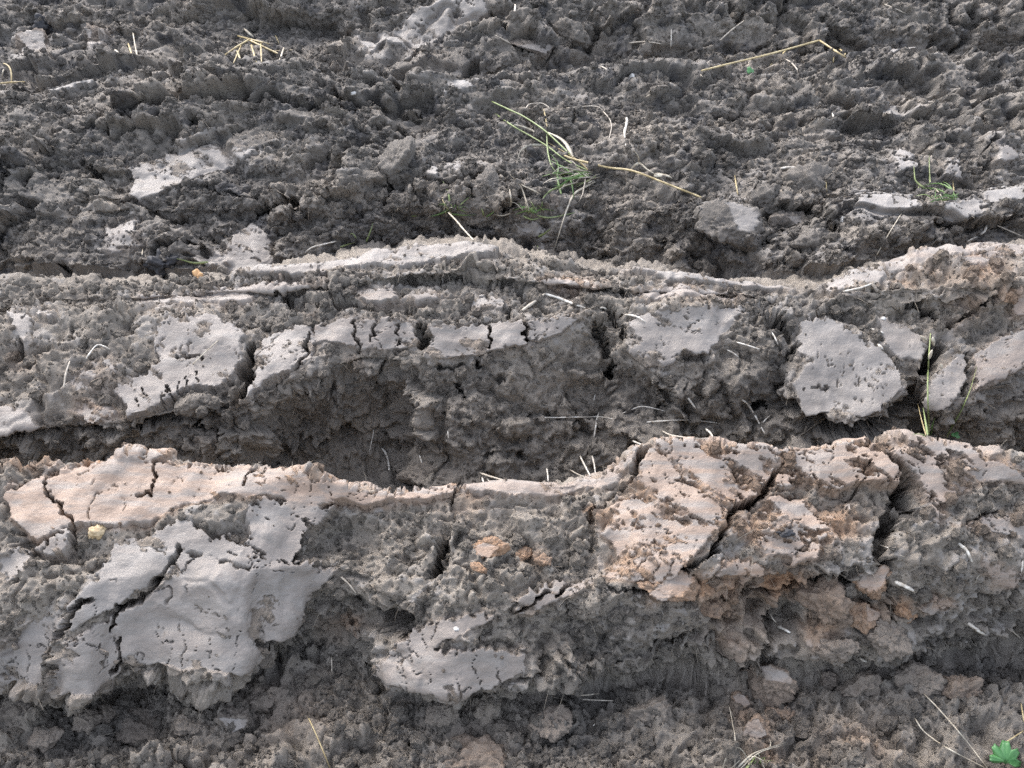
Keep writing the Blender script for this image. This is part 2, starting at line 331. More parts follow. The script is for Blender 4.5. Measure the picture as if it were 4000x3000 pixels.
# ------------------------------------------------------------------ cracks and holes: (slice, points, half width, depth in metres)
CRACK = [
 (1, [(383,1180),(376,1208),(352,1244),(322,1272),(297,1304),(268,1314),(255,1312)], 6.5, .03),
 (1, [(262,1312),(250,1330),(242,1358)], 6, .03),
 (1, [(190,1300),(154,1330),(129,1358),(116,1391),(119,1440),(108,1490)], 5, .025),
 (1, [(100,1030),(105,1070),(130,1095),(152,1132),(150,1170)], 3, .014),
 (1, [(338,1004),(335,1040),(328,1072)], 2.4, .012),
 (1, [(545,1008),(538,1030),(530,1058)], 2.6, .012),
 (1, [(300,1072),(315,1066),(330,1075)], 4, .012),
 (1, [(985,1055),(973,1090),(976,1130),(962,1165)], 4, .022),
 (1, [(962,1165),(950,1195),(940,1225)], 13, .06),
 (1, [(815,1338),(838,1346),(850,1362),(830,1358)], 27, .15),
 (1, [(1394,972),(1379,996),(1367,1020),(1362,1042)], 8, .045),
 (1, [(1362,1042),(1318,1073),(1300,1100)], 5, .02),
 (1, [(1684,1015),(1672,1042),(1634,1080),(1588,1100),(1560,1136),(1540,1185),(1492,1232),(1470,1256)], 8, .045),
 (1, [(1882,944),(1918,985),(1942,1012),(1954,1045)], 7, .05),
 (1, [(1960,1040),(1958,1090),(1930,1115),(1912,1150),(1910,1200),(1925,1234)], 19, .07),
 (1, [(2068,1136),(2120,1118),(2160,1107)], 3, .015),
 (1, [(1613,1312),(1683,1292),(1735,1280),(1788,1262),(1826,1250)], 10, .05),
 (1, [(1310,1272),(1400,1282),(1470,1276)], 5, .02),
 (1, [(1683,1372),(1650,1410),(1613,1450),(1543,1440),(1490,1440)], 11, .045),
 (1, [(1851,1446),(1963,1440),(2015,1421),(2120,1405),(2208,1386)], 9, .035),
 (1, [(2160,1330),(2180,1290),(2190,1260)], 5, .03),
 (1, [(1930,1290),(1945,1330),(1950,1370)], 4, .02),
 (1, [(1820,1265),(1850,1280),(1895,1300),(1905,1330)], 8, .04),
 (1, [(1760,1030),(1790,1060),(1830,1075),(1870,1040),(1872,1000)], 3, .012),
 (1, [(1110,1325),(1150,1300),(1180,1278)], 4, .014), (1, [(1200,1290),(1240,1262)], 3, .01),
 (1, [(390,1230),(420,1205)], 3, .01), (1, [(265,1375),(258,1430),(240,1450)], 4, .015), (1, [(215,1390),(220,1420),(215,1440)], 3, .01),
 (1, [(30,1360),(40,1400)], 3, .012), (1, [(1290,1100),(1270,1130),(1280,1180)], 7, .02),
 (1, [(560,1395),(640,1385),(680,1400)], 8, .02),
 (2, [(544,750),(527,791),(536,822),(518,856),(482,880)], 10, .06),
 (2, [(668,718),(668,765)], 4, .025), (2, [(668,765),(640,800),(600,825)], 3, .012), (2, [(700,820),(640,860),(600,900)], 3, .014),
 (2, [(768,698),(775,735),(783,758)], 3.6, .022), (2, [(812,704),(803,737)], 3, .02), (2, [(859,704),(858,744)], 2.4, .014),
 (2, [(910,706),(910,746)], 9, .03), (2, [(1053,704),(1058,754)], 2.4, .014), (2, [(1132,698),(1135,734)], 3.6, .022),
 (2, [(870,672),(929,682),(990,680)], 7, .04), (2, [(1010,590),(1069,606),(1108,613)], 8, .045), (2, [(1100,672),(1110,650)], 6, .03),
 (2, [(700,590),(760,592),(800,598),(860,606),(930,606),(1000,596)], 5, .03),
 (2, [(600,640),(640,655),(720,660),(790,668),(840,660)], 7, .035), (2, [(1120,632),(1150,650),(1180,665)], 6, .03),
 (2, [(1293,690),(1303,752),(1314,810)], 13, .065), (2, [(1310,660),(1340,690),(1350,720)], 8, .04),
 (2, [(2028,745),(2006,787),(1986,833),(1964,885),(1935,922),(1875,936)], 14, .10),
 (2, [(1690,800),(1660,845),(1640,875),(1700,880)], 16, .06), (2, [(1735,918),(1790,926),(1840,930),(1900,925)], 18, .10),
 (2, [(1480,772),(1520,775)], 8, .03),
 (2, [(2092,763),(2089,822),(2077,860)], 4, .03), (2, [(1640,665),(1680,690),(1700,720)], 10, .045),
 (2, [(585,992),(640,996),(700,984),(760,976),(800,990),(840,998)], 20, .12), (2, [(905,992),(960,985)], 11, .06), (2, [(1050,990),(1090,982),(1130,992)], 10, .05),
 (2, [(0,958),(60,948),(110,935)], 10, .05), (2, [(150,930),(260,935),(380,915),(460,900)], 12, .05), (2, [(420,930),(470,960)], 10, .05),
 (2, [(38,730),(45,765)], 5, .03), (2, [(150,700),(160,730)], 4, .02),
 (2, [(1030,780),(1055,805),(1090,820)], 6, .03), (2, [(990,830),(1000,860)], 6, .03), (2, [(1150,900),(1180,930)], 8, .03),
 (2, [(1230,850),(1250,900),(1300,940)], 9, .035), (2, [(1400,830),(1450,860),(1440,900)], 9, .03), (2, [(1560,830),(1580,890)], 8, .03),
 (2, [(940,800),(1000,790)], 5, .02), (2, [(860,860),(900,850)], 5, .02), (2, [(1740,840),(1770,832),(1790,840)], 2, .008),
 (2, [(345,880),(352,850)], 1.6, .012), (2, [(385,850),(392,820)], 1.6, .012), (2, [(320,860),(310,835)], 1.6, .012), (2, [(410,845),(405,815)], 1.4, .01), (2, [(300,880),(290,855)], 1.4, .01),
 (2, [(365,860),(358,830)], 1.4, .01), (2, [(430,830),(425,805)], 1.4, .01), (2, [(380,775),(420,770),(440,775)], 2.5, .01),
 (2, [(1720,740),(1690,780)], 8, .04), (2, [(1880,640),(1960,650),(2060,700),(2150,640)], 5, .03),
 (3, [(553,452),(595,450),(642,428)], 10, .06), (3, [(360,475),(400,468)], 6, .03), (3, [(170,340),(200,370)], 8, .04),
 (3, [(860,255),(890,285)], 6, .035), (3, [(830,430),(850,390)], 8, .04), (3, [(1010,430),(1030,390)], 6, .035), (3, [(1090,450),(1120,430)], 8, .04),
 (3, [(1660,520),(1690,490),(1720,470)], 7, .045), (3, [(1690,450),(1780,460),(1800,500)], 12, .05), (3, [(2000,480),(2060,490),(2120,480),(2200,470)], 8, .04),
 (3, [(2140,370),(2130,330),(2150,300)], 4, .03), (3, [(1990,390),(2000,430)], 8, .04), (3, [(480,300),(540,270)], 5, .02),
 (4, [(1010,150),(1030,130)], 10, .06), (4, [(1275,90),(1290,60)], 9, .05), (4, [(880,125),(900,100)], 5, .03), (4, [(60,30),(90,70)], 14, .05), (4, [(1060,30),(1090,70)], 6, .03), (4, [(240,30),(255,60)], 5, .03),
]
# ------------------------------------------------------------------ patches of ochre subsoil on crumbly ground: (slice, x, y, radius, amount)
OCHRE = [(1,1440,1275,80,1),(1,1560,1275,100,1),(1,1700,1275,100,.85),(1,1600,1340,90,.5),(1,1780,1360,110,.5),(1,1900,1330,80,.5),(1,1320,1120,60,.7),(1,1280,1105,30,.8),(1,1160,1195,40,.35),
 (1,180,1000,150,1.0),(1,40,1010,60,.8),(1,1880,1260,50,.7),(1,740,1370,60,.5),(1,1955,1000,40,.3),(1,1600,1400,90,.3),(1,1960,1320,40,.8),(1,1500,1060,260,.6),(1,1780,1120,160,.65),(1,1350,1230,90,.5),(1,1650,1320,160,.45),(1,1000,1060,120,.4),
 (2,1980,590,90,.6),(2,2120,570,120,.55),(2,2080,670,80,.5),(2,740,790,60,.35),(2,690,700,60,.3),(2,1250,615,70,.4),(2,2190,640,60,.6),(2,50,770,60,.3),
 (0,1640,1520,90,.45),(0,1850,1600,150,.25),(0,1010,1600,120,.2),(0,600,1540,160,.18),(0,1660,1620,60,.5)]

face_id = np.zeros(NV, np.int32); pit = np.zeros(NV, np.float32); smear = np.zeros(NV, np.float32); ochre = np.zeros(NV, np.float32); edge = np.full(NV, -60, np.float32)
pit1 = fbm(P0 * np.array([.55, 1.1, 1.1], np.float32) + np.array([0, .35, .35], np.float32) * P0[:, :1], .034, 5, 404, .74)
pit2 = perlin(P0, .05, 505)
for fi, (s, poly, crumbs, oc) in enumerate(SMEAR):
    sel = in_box(poly, 60, s)
    if not len(sel): continue
    d = poly_sd(poly, sel) + (8 * w3[sel] + 4 * pit1[sel]) * sc[sel]
    thr = .74 - .92 * crumbs - .45 * pit2[sel]
    m = sstep(-1.5, 3.0, d)
    pp = sstep(thr, thr + .10, pit1[sel] * .9 + .25 * np.exp(-np.maximum(d, 0) / 9))
    m = m * (1 - pp * min(1, max(0, (crumbs - .28) / .2)))
    pit[sel] = np.where(m >= smear[sel], pp, pit[sel])
    face_id[sel] = np.where((m >= smear[sel]) & (m > .4), fi, face_id[sel])
    smear[sel] = np.maximum(smear[sel], m)
    edge[sel] = np.maximum(edge[sel], d)
    ochre[sel] = np.maximum(ochre[sel], sstep(-16, 8, d) * oc)
for s, x, y, r, a in OCHRE:
    sel = in_box([(x, y)], r * 1.3, s)
    g = np.exp(-((QX[sel] - x) ** 2 + ((QY[sel] - y) * 1.5) ** 2) / (.6 * r) ** 2) * a * np.clip(.9 + 1.6 * pit2[sel] + .8 * w1[sel], 0, 1.6)
    ochre[sel] = np.maximum(ochre[sel], g)
cut = np.zeros(NV, np.float32); cutm = np.zeros(NV, np.float32)
for s, pts, hw, dep in CRACK:
    sel = in_box(pts, hw * 2.2 + 18, s)
    x = QX[sel] - 5 * w3[sel] * sc[sel]; y = QY[sel] + 5 * w1[sel] * sc[sel]
    d = np.full(len(sel), 1e9, np.float32)
    p = np.array(pts, np.float32)
    for a, b in zip(p[:-1], p[1:]):
        e0, e1 = b - a; wx, wy = x - a[0], y - a[1]
        t = np.clip((wx * e0 + wy * e1) / (e0 * e0 + e1 * e1 + 1e-9), 0, 1)
        d = np.minimum(d, np.hypot(wx - t * e0, wy - t * e1))
    hw2 = hw * (1 + .5 * w2[sel])
    f = (1 - sstep(.55, 1.15, d / np.maximum(hw2, 1))) * sstep(0, .55, TT[sel] - S_RANGE[s][0]) * sstep(0, .4, S_RANGE[s][1] - TT[sel])
    cut[sel] = np.maximum(cut[sel], f * dep); cutm[sel] = np.maximum(cutm[sel], f)
wn_ = fbm(P0 * np.array([.6, 1, 1], np.float32), .075, 4, 701, .6)
onface = np.where((TT > K['lipF']) & (TT < K['crF'] + .6), 1.0, 0) + np.where((TT > K['lip2'] + .1) & (TT < K['cr2'] + .6), .8, 0) + .6 * np.isin(SID, (3, 4))
worn = (sstep(.02, .30, wn_) * onface * (1 - smear)).astype(np.float32)
worn = np.maximum(worn, sstep(-40, 0, edge + 34 * wn_) * .9 * (1 - smear) * (edge > -59))
smear *= (1 - sstep(.25, .7, cutm)); worn *= (1 - sstep(.1, .5, cutm))

# ------------------------------------------------------------------ relief
isl = np.isin(SID, (3, 4)).astype(np.float32)
far = sstep(2.9, 4.0, P0[:, 1])
SPC = np.maximum(np.linalg.norm(du, axis=2), np.linalg.norm(np.gradient(B, axis=0), axis=2)).ravel().astype(np.float32) * 2.2
SPC = np.clip(SPC, .0015, .2)
SPC = np.minimum(SPC, .012)          # the sparse sides keep their lumps
def lim(scale): return sstep(.8, 1.8, scale / SPC)
def vec(sc_, sd_, g=.5): return np.stack([fbm(P0, sc_, 2, sd_ + k * 31, g) for k in range(3)], -1)
wA, wB, wC = vec(.09, 610), vec(.03, 620), vec(.010, 630, .7)
Pb = P0 + .006 * wB + .002 * wC
stretch = np.stack([1 - .52 * isl, np.ones(NV), 1 + .0 * isl], -1).astype(np.float32)   # beyond, the soil lies in flatter, wider clods
def blocks(scale, seed, warp, crack=.5, soft=.14):
    a_, b_, c_, t_ = worley(P0 * stretch + warp, scale, seed)
    e_ = sstep(0, soft, b_ - a_); g_ = sstep(1.6, 3.2, scale / SPC)
    return ((1.5 * t_ + 1.1 * (c_ - .5)) * e_ - crack * (1 - e_)) * g_
front = np.isin(SID, (1, 2)).astype(np.float32)
low = 1 - isl - front
kA = blocks(.21, 1, .06 * wA + .010 * wB, .35 + .15 * isl, .15)
kB = blocks(.085, 2, .028 * wA + .010 * wB + .002 * wC, .5 + .15 * isl, .19)
kC = blocks(.036, 3, .014 * wB + .003 * wC, .5, .25)
kD = blocks(.0155, 4, .005 * wB + .003 * wC, .4, .3)
f1 = fbm(P0, .10, 3, 71); f2 = sum(.74 ** k * perlin(P0, .013 / 2 ** k, 81 + 13 * k) * lim(.013 / 2 ** k) for k in range(4)); f3 = np.abs(fbm(P0, .03, 4, 83, .6))
gran = (.30 + .95 * sstep(-.22, .30, perlin(P0, .11, 161) + .5 * perlin(P0, .04, 162))).astype(np.float32)    # loose here, caked there
wall = ((TT > K['foot2']) & (TT < K['lip2'])) * np.sin(np.pi * np.clip(TT - K['foot2'], 0, 1)) + ((TT > K['footF']) & (TT < K['lipF'] + 1)) * np.sin(np.pi * np.clip((TT - K['footF']) / 2, 0, 1)) * .6
wall = wall.astype(np.float32)
rough = ((.044 * isl + .014 * front + .016 * low + .012 * wall) * kA + (.019 * isl + .011 * front + .016 * low + .014 * wall) * kB + (.0095 * isl + .0068 * front + .0085 * low + .006 * wall) * kC
         + ((.0050 * isl + .0030 * front + .0044 * low + .002 * wall) * kD + .0066 * f2) * gran - .009 * f3 * lim(.02) + .014 * f1 + isl * .055 * perlin(P0 * stretch, .26, 111))
# the smeared faces: slightly wavy, drawn along the furrow
stri = perlin(P0 * np.array([.12, 1, 1], np.float32), .008, 91)
flat = .004 + .013 * f1 + .00028 * stri + .0016 * fbm(P0, .03, 2, 95) + (.030 * isl) * kA + isl * .055 * perlin(P0 * stretch, .26, 111) + .0006 * f2 + .004 * front * kB * sstep(.0, .3, perlin(P0, .16, 99))
# small drying cracks: short wandering lines
cr_ = np.abs(fbm(P0 * np.array([1.5, .8, .8], np.float32) + .004 * wC, .045, 2, 97, .6))
dry = (1 - sstep(.006, .022, cr_)) * sstep(.00, .22, perlin(P0, .06, 96) + .5 * perlin(P0, .02, 98))
flat = flat - .005 * dry
sm2 = smear * (1 - .75 * sstep(.3, .9, dry)) * (1 - pit)
sm2 = np.maximum(sm2, worn * sstep(-.1, .25, f2 + .8 * kC) * .78)
deep = sstep(.1, .35, perlin(P0, .04, 407))       # in places the skin has flaked right off
flat = flat + pit * (.0035 * f2 + .002 * kD - .0035 * deep)
# soil falls away just outside a smeared face
drop = .006 * np.exp(-np.abs(edge + 4) / 7) * (edge < 0)
drop = drop * (1 - .7 * worn)
geo = np.maximum(smear, .55 * worn)
disp = flat * geo + (rough - drop) * (1 - geo)
cut = cut * np.clip(.85 + .9 * w2 + .5 * kC * lim(.03), .25, 1.5)
disp = disp * (1 - cutm * .15) - cut
# keep the hidden backs and far field calmer
disp = disp * (1 + 1.5 * far)
fold = np.exp(-((TT - K['fold'] - 1.2) / 1.0) ** 2)
disp = disp * (1 - .72 * fold) + .0035 * fold * (f2 + kC)
N1 = N0 * (1 - .75 * isl[:, None]) + np.array([0, -.78, .62], np.float32) * (.75 * isl[:, None])   # clods beyond lean towards the near side, as the plough threw them
N1 /= np.linalg.norm(N1, axis=1, keepdims=True)
V = (P0 + N1 * disp[:, None]).astype(np.float32)

# second pass: crumbs in every direction, so that cut walls and undersides are broken too
VG = V.reshape(NR, NC, 3)
stx = np.linalg.norm(np.gradient(VG, axis=0), axis=2); sty = np.linalg.norm(np.gradient(VG, axis=1), axis=2)
strch = np.clip(np.maximum(stx, sty).ravel() / np.maximum(SPC / 2.2, 1e-4) - 1.2, 0, 3) / 3 * (1 - far)
for _ in range(3):
    g_ = strch.reshape(NR, NC); g_[1:-1] = .25 * g_[:-2] + .5 * g_[1:-1] + .25 * g_[2:]; strch = g_.ravel()
amp2 = (1 - np.maximum(smear, .5 * worn)) * (.25 + .45 * isl + 1.0 * strch) * lim(.012)
for k in range(3):
    V[:, k] += amp2 * (.0062 * perlin(VG.reshape(-1, 3), .020, 810 + k) + .0042 * perlin(VG.reshape(-1, 3), .0085, 820 + k))
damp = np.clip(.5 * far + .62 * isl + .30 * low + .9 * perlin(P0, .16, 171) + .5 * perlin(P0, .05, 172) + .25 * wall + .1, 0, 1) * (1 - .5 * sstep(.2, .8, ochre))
organic = np.clip(.5 + 1.2 * perlin(P0, .14, 131) - .15, 0, 1) * isl
black = .6 * sstep(.26, .46, perlin(P0, .05, 141) + .35 * perlin(P0, .012, 142)) * isl

# ------------------------------------------------------------------ materials
def new_mat(name):
    m = bpy.data.materials.new(name); m.use_nodes = True
    nt = m.node_tree; nt.nodes.clear()
    o = nt.nodes.new('ShaderNodeOutputMaterial'); b = nt.nodes.new('ShaderNodeBsdfPrincipled')
    nt.links.new(b.outputs[0], o.inputs[0]); return m, nt, b
def attr(nt, name, kind='GEOMETRY'):
    a = nt.nodes.new('ShaderNodeAttribute'); a.attribute_name = name; a.attribute_type = kind; return a.outputs['Fac']
def noise_node(nt, scale, detail=4, rough=.6, vec=None):
    n = nt.nodes.new('ShaderNodeTexNoise'); n.inputs['Scale'].default_value = scale
    n.inputs['Detail'].default_value = detail; n.inputs['Roughness'].default_value = rough
    if vec: nt.links.new(vec, n.inputs['Vector'])
    return n.outputs['Fac']
def mixc(nt, fac, a, b):
    m = nt.nodes.new('ShaderNodeMix'); m.data_type = 'RGBA'
    for v_, i in ((fac, 0), (a, 6), (b, 7)):
        if isinstance(v_, (int, float)): m.inputs[i].default_value = v_
        elif isinstance(v_, tuple): m.inputs[i].default_value = (*v_, 1)
        else: nt.links.new(v_, m.inputs[i])
    return m.outputs[2]
def mathn(nt, op, a, b=None, clamp=False):
    m = nt.nodes.new('ShaderNodeMath'); m.operation = op; m.use_clamp = clamp
    for v_, i in ((a, 0), (b, 1)):
        if v_ is None: continue
        if isinstance(v_, (int, float)): m.inputs[i].default_value = v_
        else: nt.links.new(v_, m.inputs[i])
    return m.outputs[0]
def ramp(nt, fac, lo, hi, a=0., b=1.):
    m = nt.nodes.new('ShaderNodeMapRange'); m.interpolation_type = 'SMOOTHSTEP'
    nt.links.new(fac, m.inputs[0])
    for i, v_ in ((1, lo), (2, hi), (3, a), (4, b)): m.inputs[i].default_value = v_
    return m.outputs[0]

CRUMB_A, CRUMB_B = (.285, .247, .204), (.200, .171, .141)
CLAY = (.246, .226, .207); CLAY_B = (.178, .161, .145)
OCHRE_CRUMB, OCHRE_CLAY = (.37, .225, .135), (.355, .235, .16)
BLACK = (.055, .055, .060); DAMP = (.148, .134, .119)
def soil_material(name, kind):
    m, nt, b = new_mat(name)
    tc = nt.nodes.new('ShaderNodeTexCoord').outputs['Object']
    src = 'INSTANCER' if kind == 'crumb' else 'GEOMETRY'
    oc = attr(nt, 'ochre', src)
    n1 = noise_node(nt, 26, 5, .65, tc); n2 = noise_node(nt, 160, 4, .7, tc); n3 = noise_node(nt, 700, 3, .7, tc)
    c = mixc(nt, ramp(nt, n1, .32, .68), CRUMB_B, CRUMB_A)
    c = mixc(nt, ramp(nt, n2, .35, .7, 0, .55), c, (.315, .280, .240))
    ocf = mathn(nt, 'MULTIPLY', oc, ramp(nt, n2, .3, .6, .55, 1.0), True)
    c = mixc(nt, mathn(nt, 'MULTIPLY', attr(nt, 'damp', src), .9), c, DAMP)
    c = mixc(nt, ocf, c, OCHRE_CRUMB)
    c = mixc(nt, attr(nt, 'black', src), c, BLACK)
    if kind == 'sheet' or kind == 'clod':
        sm = attr(nt, 'smear')
        nb = noise_node(nt, 9, 4, .65, tc); cl = mixc(nt, mathn(nt, 'MULTIPLY', ramp(nt, n1, .3, .62, .35, 1), ramp(nt, nb, .35, .6, .45, 1)), CLAY_B, CLAY)
        mp = nt.nodes.new('ShaderNodeMapping'); mp.inputs['Scale'].default_value = (5, 60, 60); nt.links.new(tc, mp.inputs[0])
        streak = noise_node(nt, 1.0, 5, .6, mp.outputs[0])
        oc2 = mathn(nt, 'MULTIPLY', oc, ramp(nt, streak, .38, .62, .25, 1.15), True)
        cl = mixc(nt, oc2, cl, OCHRE_CLAY)
        cl = mixc(nt, ramp(nt, streak, .5, .68, 0, .5), cl, (.172, .160, .150))
        cl = mixc(nt, ramp(nt, n3, .6, .8, 0, .4), cl, CRUMB_A)
        c = mixc(nt, sm, c, cl)
        r = mathn(nt, 'SUBTRACT', .9, mathn(nt, 'MULTIPLY', sm, .42))
        nt.links.new(mathn(nt, 'ADD', r, ramp(nt, n2, .3, .7, -.07, .09)), b.inputs['Roughness'])
        bs = mathn(nt, 'SUBTRACT', 1.0, mathn(nt, 'MULTIPLY', sm, .72))
    else:
        b.inputs['Roughness'].default_value = .9; bs = None
    nt.links.new(c, b.inputs['Base Color'])
    b.inputs['Specular IOR Level'].default_value = .5
    hb = mathn(nt, 'ADD', mathn(nt, 'MULTIPLY', n2, .0055), mathn(nt, 'MULTIPLY', n3, .0028))
    if bs is not None: hb = mathn(nt, 'MULTIPLY', hb, bs)
    if bs is not None:
        mp2 = nt.nodes.new('ShaderNodeMapping'); mp2.inputs['Scale'].default_value = (9, 120, 150); mp2.inputs['Rotation'].default_value = (0, math.radians(4), math.radians(5)); nt.links.new(tc, mp2.inputs[0])
        scr = noise_node(nt, 1.0, 4, .65, mp2.outputs[0])
        hb = mathn(nt, 'ADD', hb, mathn(nt, 'MULTIPLY', mathn(nt, 'MULTIPLY', scr, .0006), sm))
    bu = nt.nodes.new('ShaderNodeBump'); bu.inputs['Distance'].default_value = 1.0; bu.inputs['Strength'].default_value = .9
    nt.links.new(hb, bu.inputs['Height']); nt.links.new(bu.outputs[0], b.inputs['Normal'])
    return m
M_SOIL = soil_material("ploughed_clay", 'sheet')
M_CLOD = soil_material("clod_soil", 'clod')
M_CRUMB = soil_material("crumb_soil", 'crumb')
def plant_mat(name, ca, cb, rough=.55, scale=60, trans=0.0):
    m, nt, b = new_mat(name)
    tc = nt.nodes.new('ShaderNodeTexCoord').outputs['Object']
    n = noise_node(nt, scale, 4, .6, tc)
    nt.links.new(mixc(nt, ramp(nt, n, .35, .65), ca, cb), b.inputs['Base Color'])
    b.inputs['Roughness'].default_value = rough
    return m
M_ROOT = plant_mat("white_root", (.34, .30, .25), (.66, .63, .57), .55, 150)
M_ROOTD = plant_mat("dull_root", (.30, .26, .21), (.48, .43, .36), .6, 160)
M_STRAW = plant_mat("dry_straw", (.30, .23, .11), (.50, .41, .23), .45, 90)
M_PALE = plant_mat("bleached_straw", (.34, .29, .22), (.56, .51, .41), .5, 90)
M_GREEN = plant_mat("grass_green", (.07, .14, .035), (.14, .22, .07), .45, 50)
M_GREEN2 = plant_mat("pale_green", (.17, .22, .08), (.26, .30, .13), .45, 50)
M_LEAF = plant_mat("leaf_green", (.045, .15, .045), (.08, .21, .07), .4, 70)
M_DEAD = plant_mat("dead_leaf", (.38, .21, .09), (.5, .30, .14), .6, 70)
M_PEB = plant_mat("pebble_ochre", (.36, .26, .14), (.52, .41, .26), .6, 120)
M_WPEB = plant_mat("pebble_white", (.45, .43, .40), (.62, .60, .57), .6, 120)
M_BLACK = plant_mat("black_humus", (.018, .018, .02), (.04, .04, .045), .7, 120)

# ------------------------------------------------------------------ tagging
def tag(o, label=None, cat=None, group=None, kind=None):
    if label: o['label'] = label
    if cat: o['category'] = cat
    if group: o['group'] = group
    if kind: o['kind'] = kind
    return o
def mesh_obj(name, verts, faces, mat, attrs=None, parent=None, smooth=True):
    me = bpy.data.meshes.new(name)
    verts = np.asarray(verts, np.float32)
    if isinstance(faces, np.ndarray):
        nf, k = faces.shape
        me.vertices.add(len(verts)); me.vertices.foreach_set('co', verts.ravel())
        me.loops.add(nf * k); me.loops.foreach_set('vertex_index', faces.ravel().astype(np.int32))
        me.polygons.add(nf); me.polygons.foreach_set('loop_start', np.arange(0, nf * k, k, dtype=np.int32))
        me.polygons.foreach_set('loop_total', np.full(nf, k, np.int32))
        me.update(calc_edges=True)
    else:
        me.from_pydata([tuple(map(float, q)) for q in verts], [], faces); me.update()
    if smooth: me.polygons.foreach_set('use_smooth', np.ones(len(me.polygons), bool))
    for k_, a_ in (attrs or {}).items():
        at_ = me.attributes.new(k_, 'FLOAT', 'POINT'); at_.data.foreach_set('value', np.asarray(a_, np.float32))
    me.materials.append(mat)
    o = bpy.data.objects.new(name, me); COL.objects.link(o)
    if parent: o.parent = parent
    return o

# ------------------------------------------------------------------ split the land into the pieces that lie on it
BOUND = {   # slice -> cuts between neighbours, each a polyline x(y), left to right
 1: [[(100,900),(105,1070),(152,1132),(190,1290),(154,1330),(116,1391),(108,1700)],
     [(990,900),(985,1055),(973,1090),(962,1165),(938,1235),(835,1350),(815,1430),(815,1700)],
     [(1394,900),(1379,996),(1362,1042),(1318,1073),(1290,1120),(1285,1180),(1300,1270),(1300,1700)],
     [(1690,900),(1684,1015),(1634,1080),(1588,1100),(1540,1185),(1475,1256),(1490,1454),(1490,1700)],
     [(1882,900),(1942,1012),(1958,1090),(1912,1150),(1925,1234),(1851,1446),(1851,1700)]],
 2: [[(545,500),(544,750),(527,791),(536,822),(482,880),(470,1100)],
     [(905,500),(910,746),(940,850),(930,1100)],
     [(1290,500),(1303,752),(1314,810),(1330,1100)],
     [(1700,500),(1690,700),(1680,800),(1640,900),(1640,1100)],
     [(2040,400),(2028,745),(1986,833),(1935,922),(1880,1100)]],
 3: [[(700,0),(660,420),(640,600)],[(1340,0),(1340,600)],[(1670,0),(1670,600)]],
 4: [[(720,-200),(720,300)],[(1300,-200),(1300,300)],[(1860,-200),(1860,300)]],
}
LABELS = {
 1: ["narrow grey clay slab at the front furrow's left end, cut off by a crack",
     "long front slab with a smooth pinkish grey top and a diagonal gaping crack",
     "sagging crumbly middle of the front furrow with a pale rounded smooth lip below",
     "ochre tinted flaky slab of the front furrow just left of the long diagonal crack",
     "ochre flaky slab of the front furrow between the diagonal crack and the deep cleft",
     "grey flaky slab at the right end of the front furrow beyond the deep cleft"],
 2: ["grey smeared slab of the second furrow left of its open vertical gap, finely cracked",
     "pointed slab of the second furrow just right of the open vertical gap",
     "second furrow block with a straight smooth grey strip above a crumbly wall",
     "second furrow block with a ragged smooth plate beneath a row of crumbs",
     "large smooth rounded clay plate hanging over the dark hollow in the second furrow",
     "right end of the second furrow with slanting smooth faces and ochre crumbs"],
 3: ["dark crumbly furrow at the left with one speckled smooth grey patch",
     "dark crumbly furrow block behind the dry grass stalks in the middle",
     "crumbly furrow block with a small light cap below the bent straw",
     "crumbly furrow at the right with several light flat caps and a grass tuft"],
 4: ["far furrow block at the top left with straw lying at its foot",
     "far furrow block with a large speckled smooth slab at the top edge",
     "far crumbly furrow block holding the long bent straw",
     "far crumbly furrow block at the top right corner with small light caps"],
}
region = np.zeros(NV, np.int32)
for s, bl in BOUND.items():
    msk = SID == s
    idx = np.zeros(msk.sum(), np.int32)
    x, y = QX[msk], QY[msk]
    for b in bl:
        b = np.array(b, float); idx += (x > np.interp(y, b[:, 1], b[:, 0])).astype(np.int32)
    region[msk] = s * 10 + idx
gi = np.arange(NV).reshape(NR, NC)
quads = np.stack([gi[:-1, :-1], gi[:-1, 1:], gi[1:, 1:], gi[1:, :-1]], -1).reshape(-1, 4)
qreg = region[quads[:, 0]]
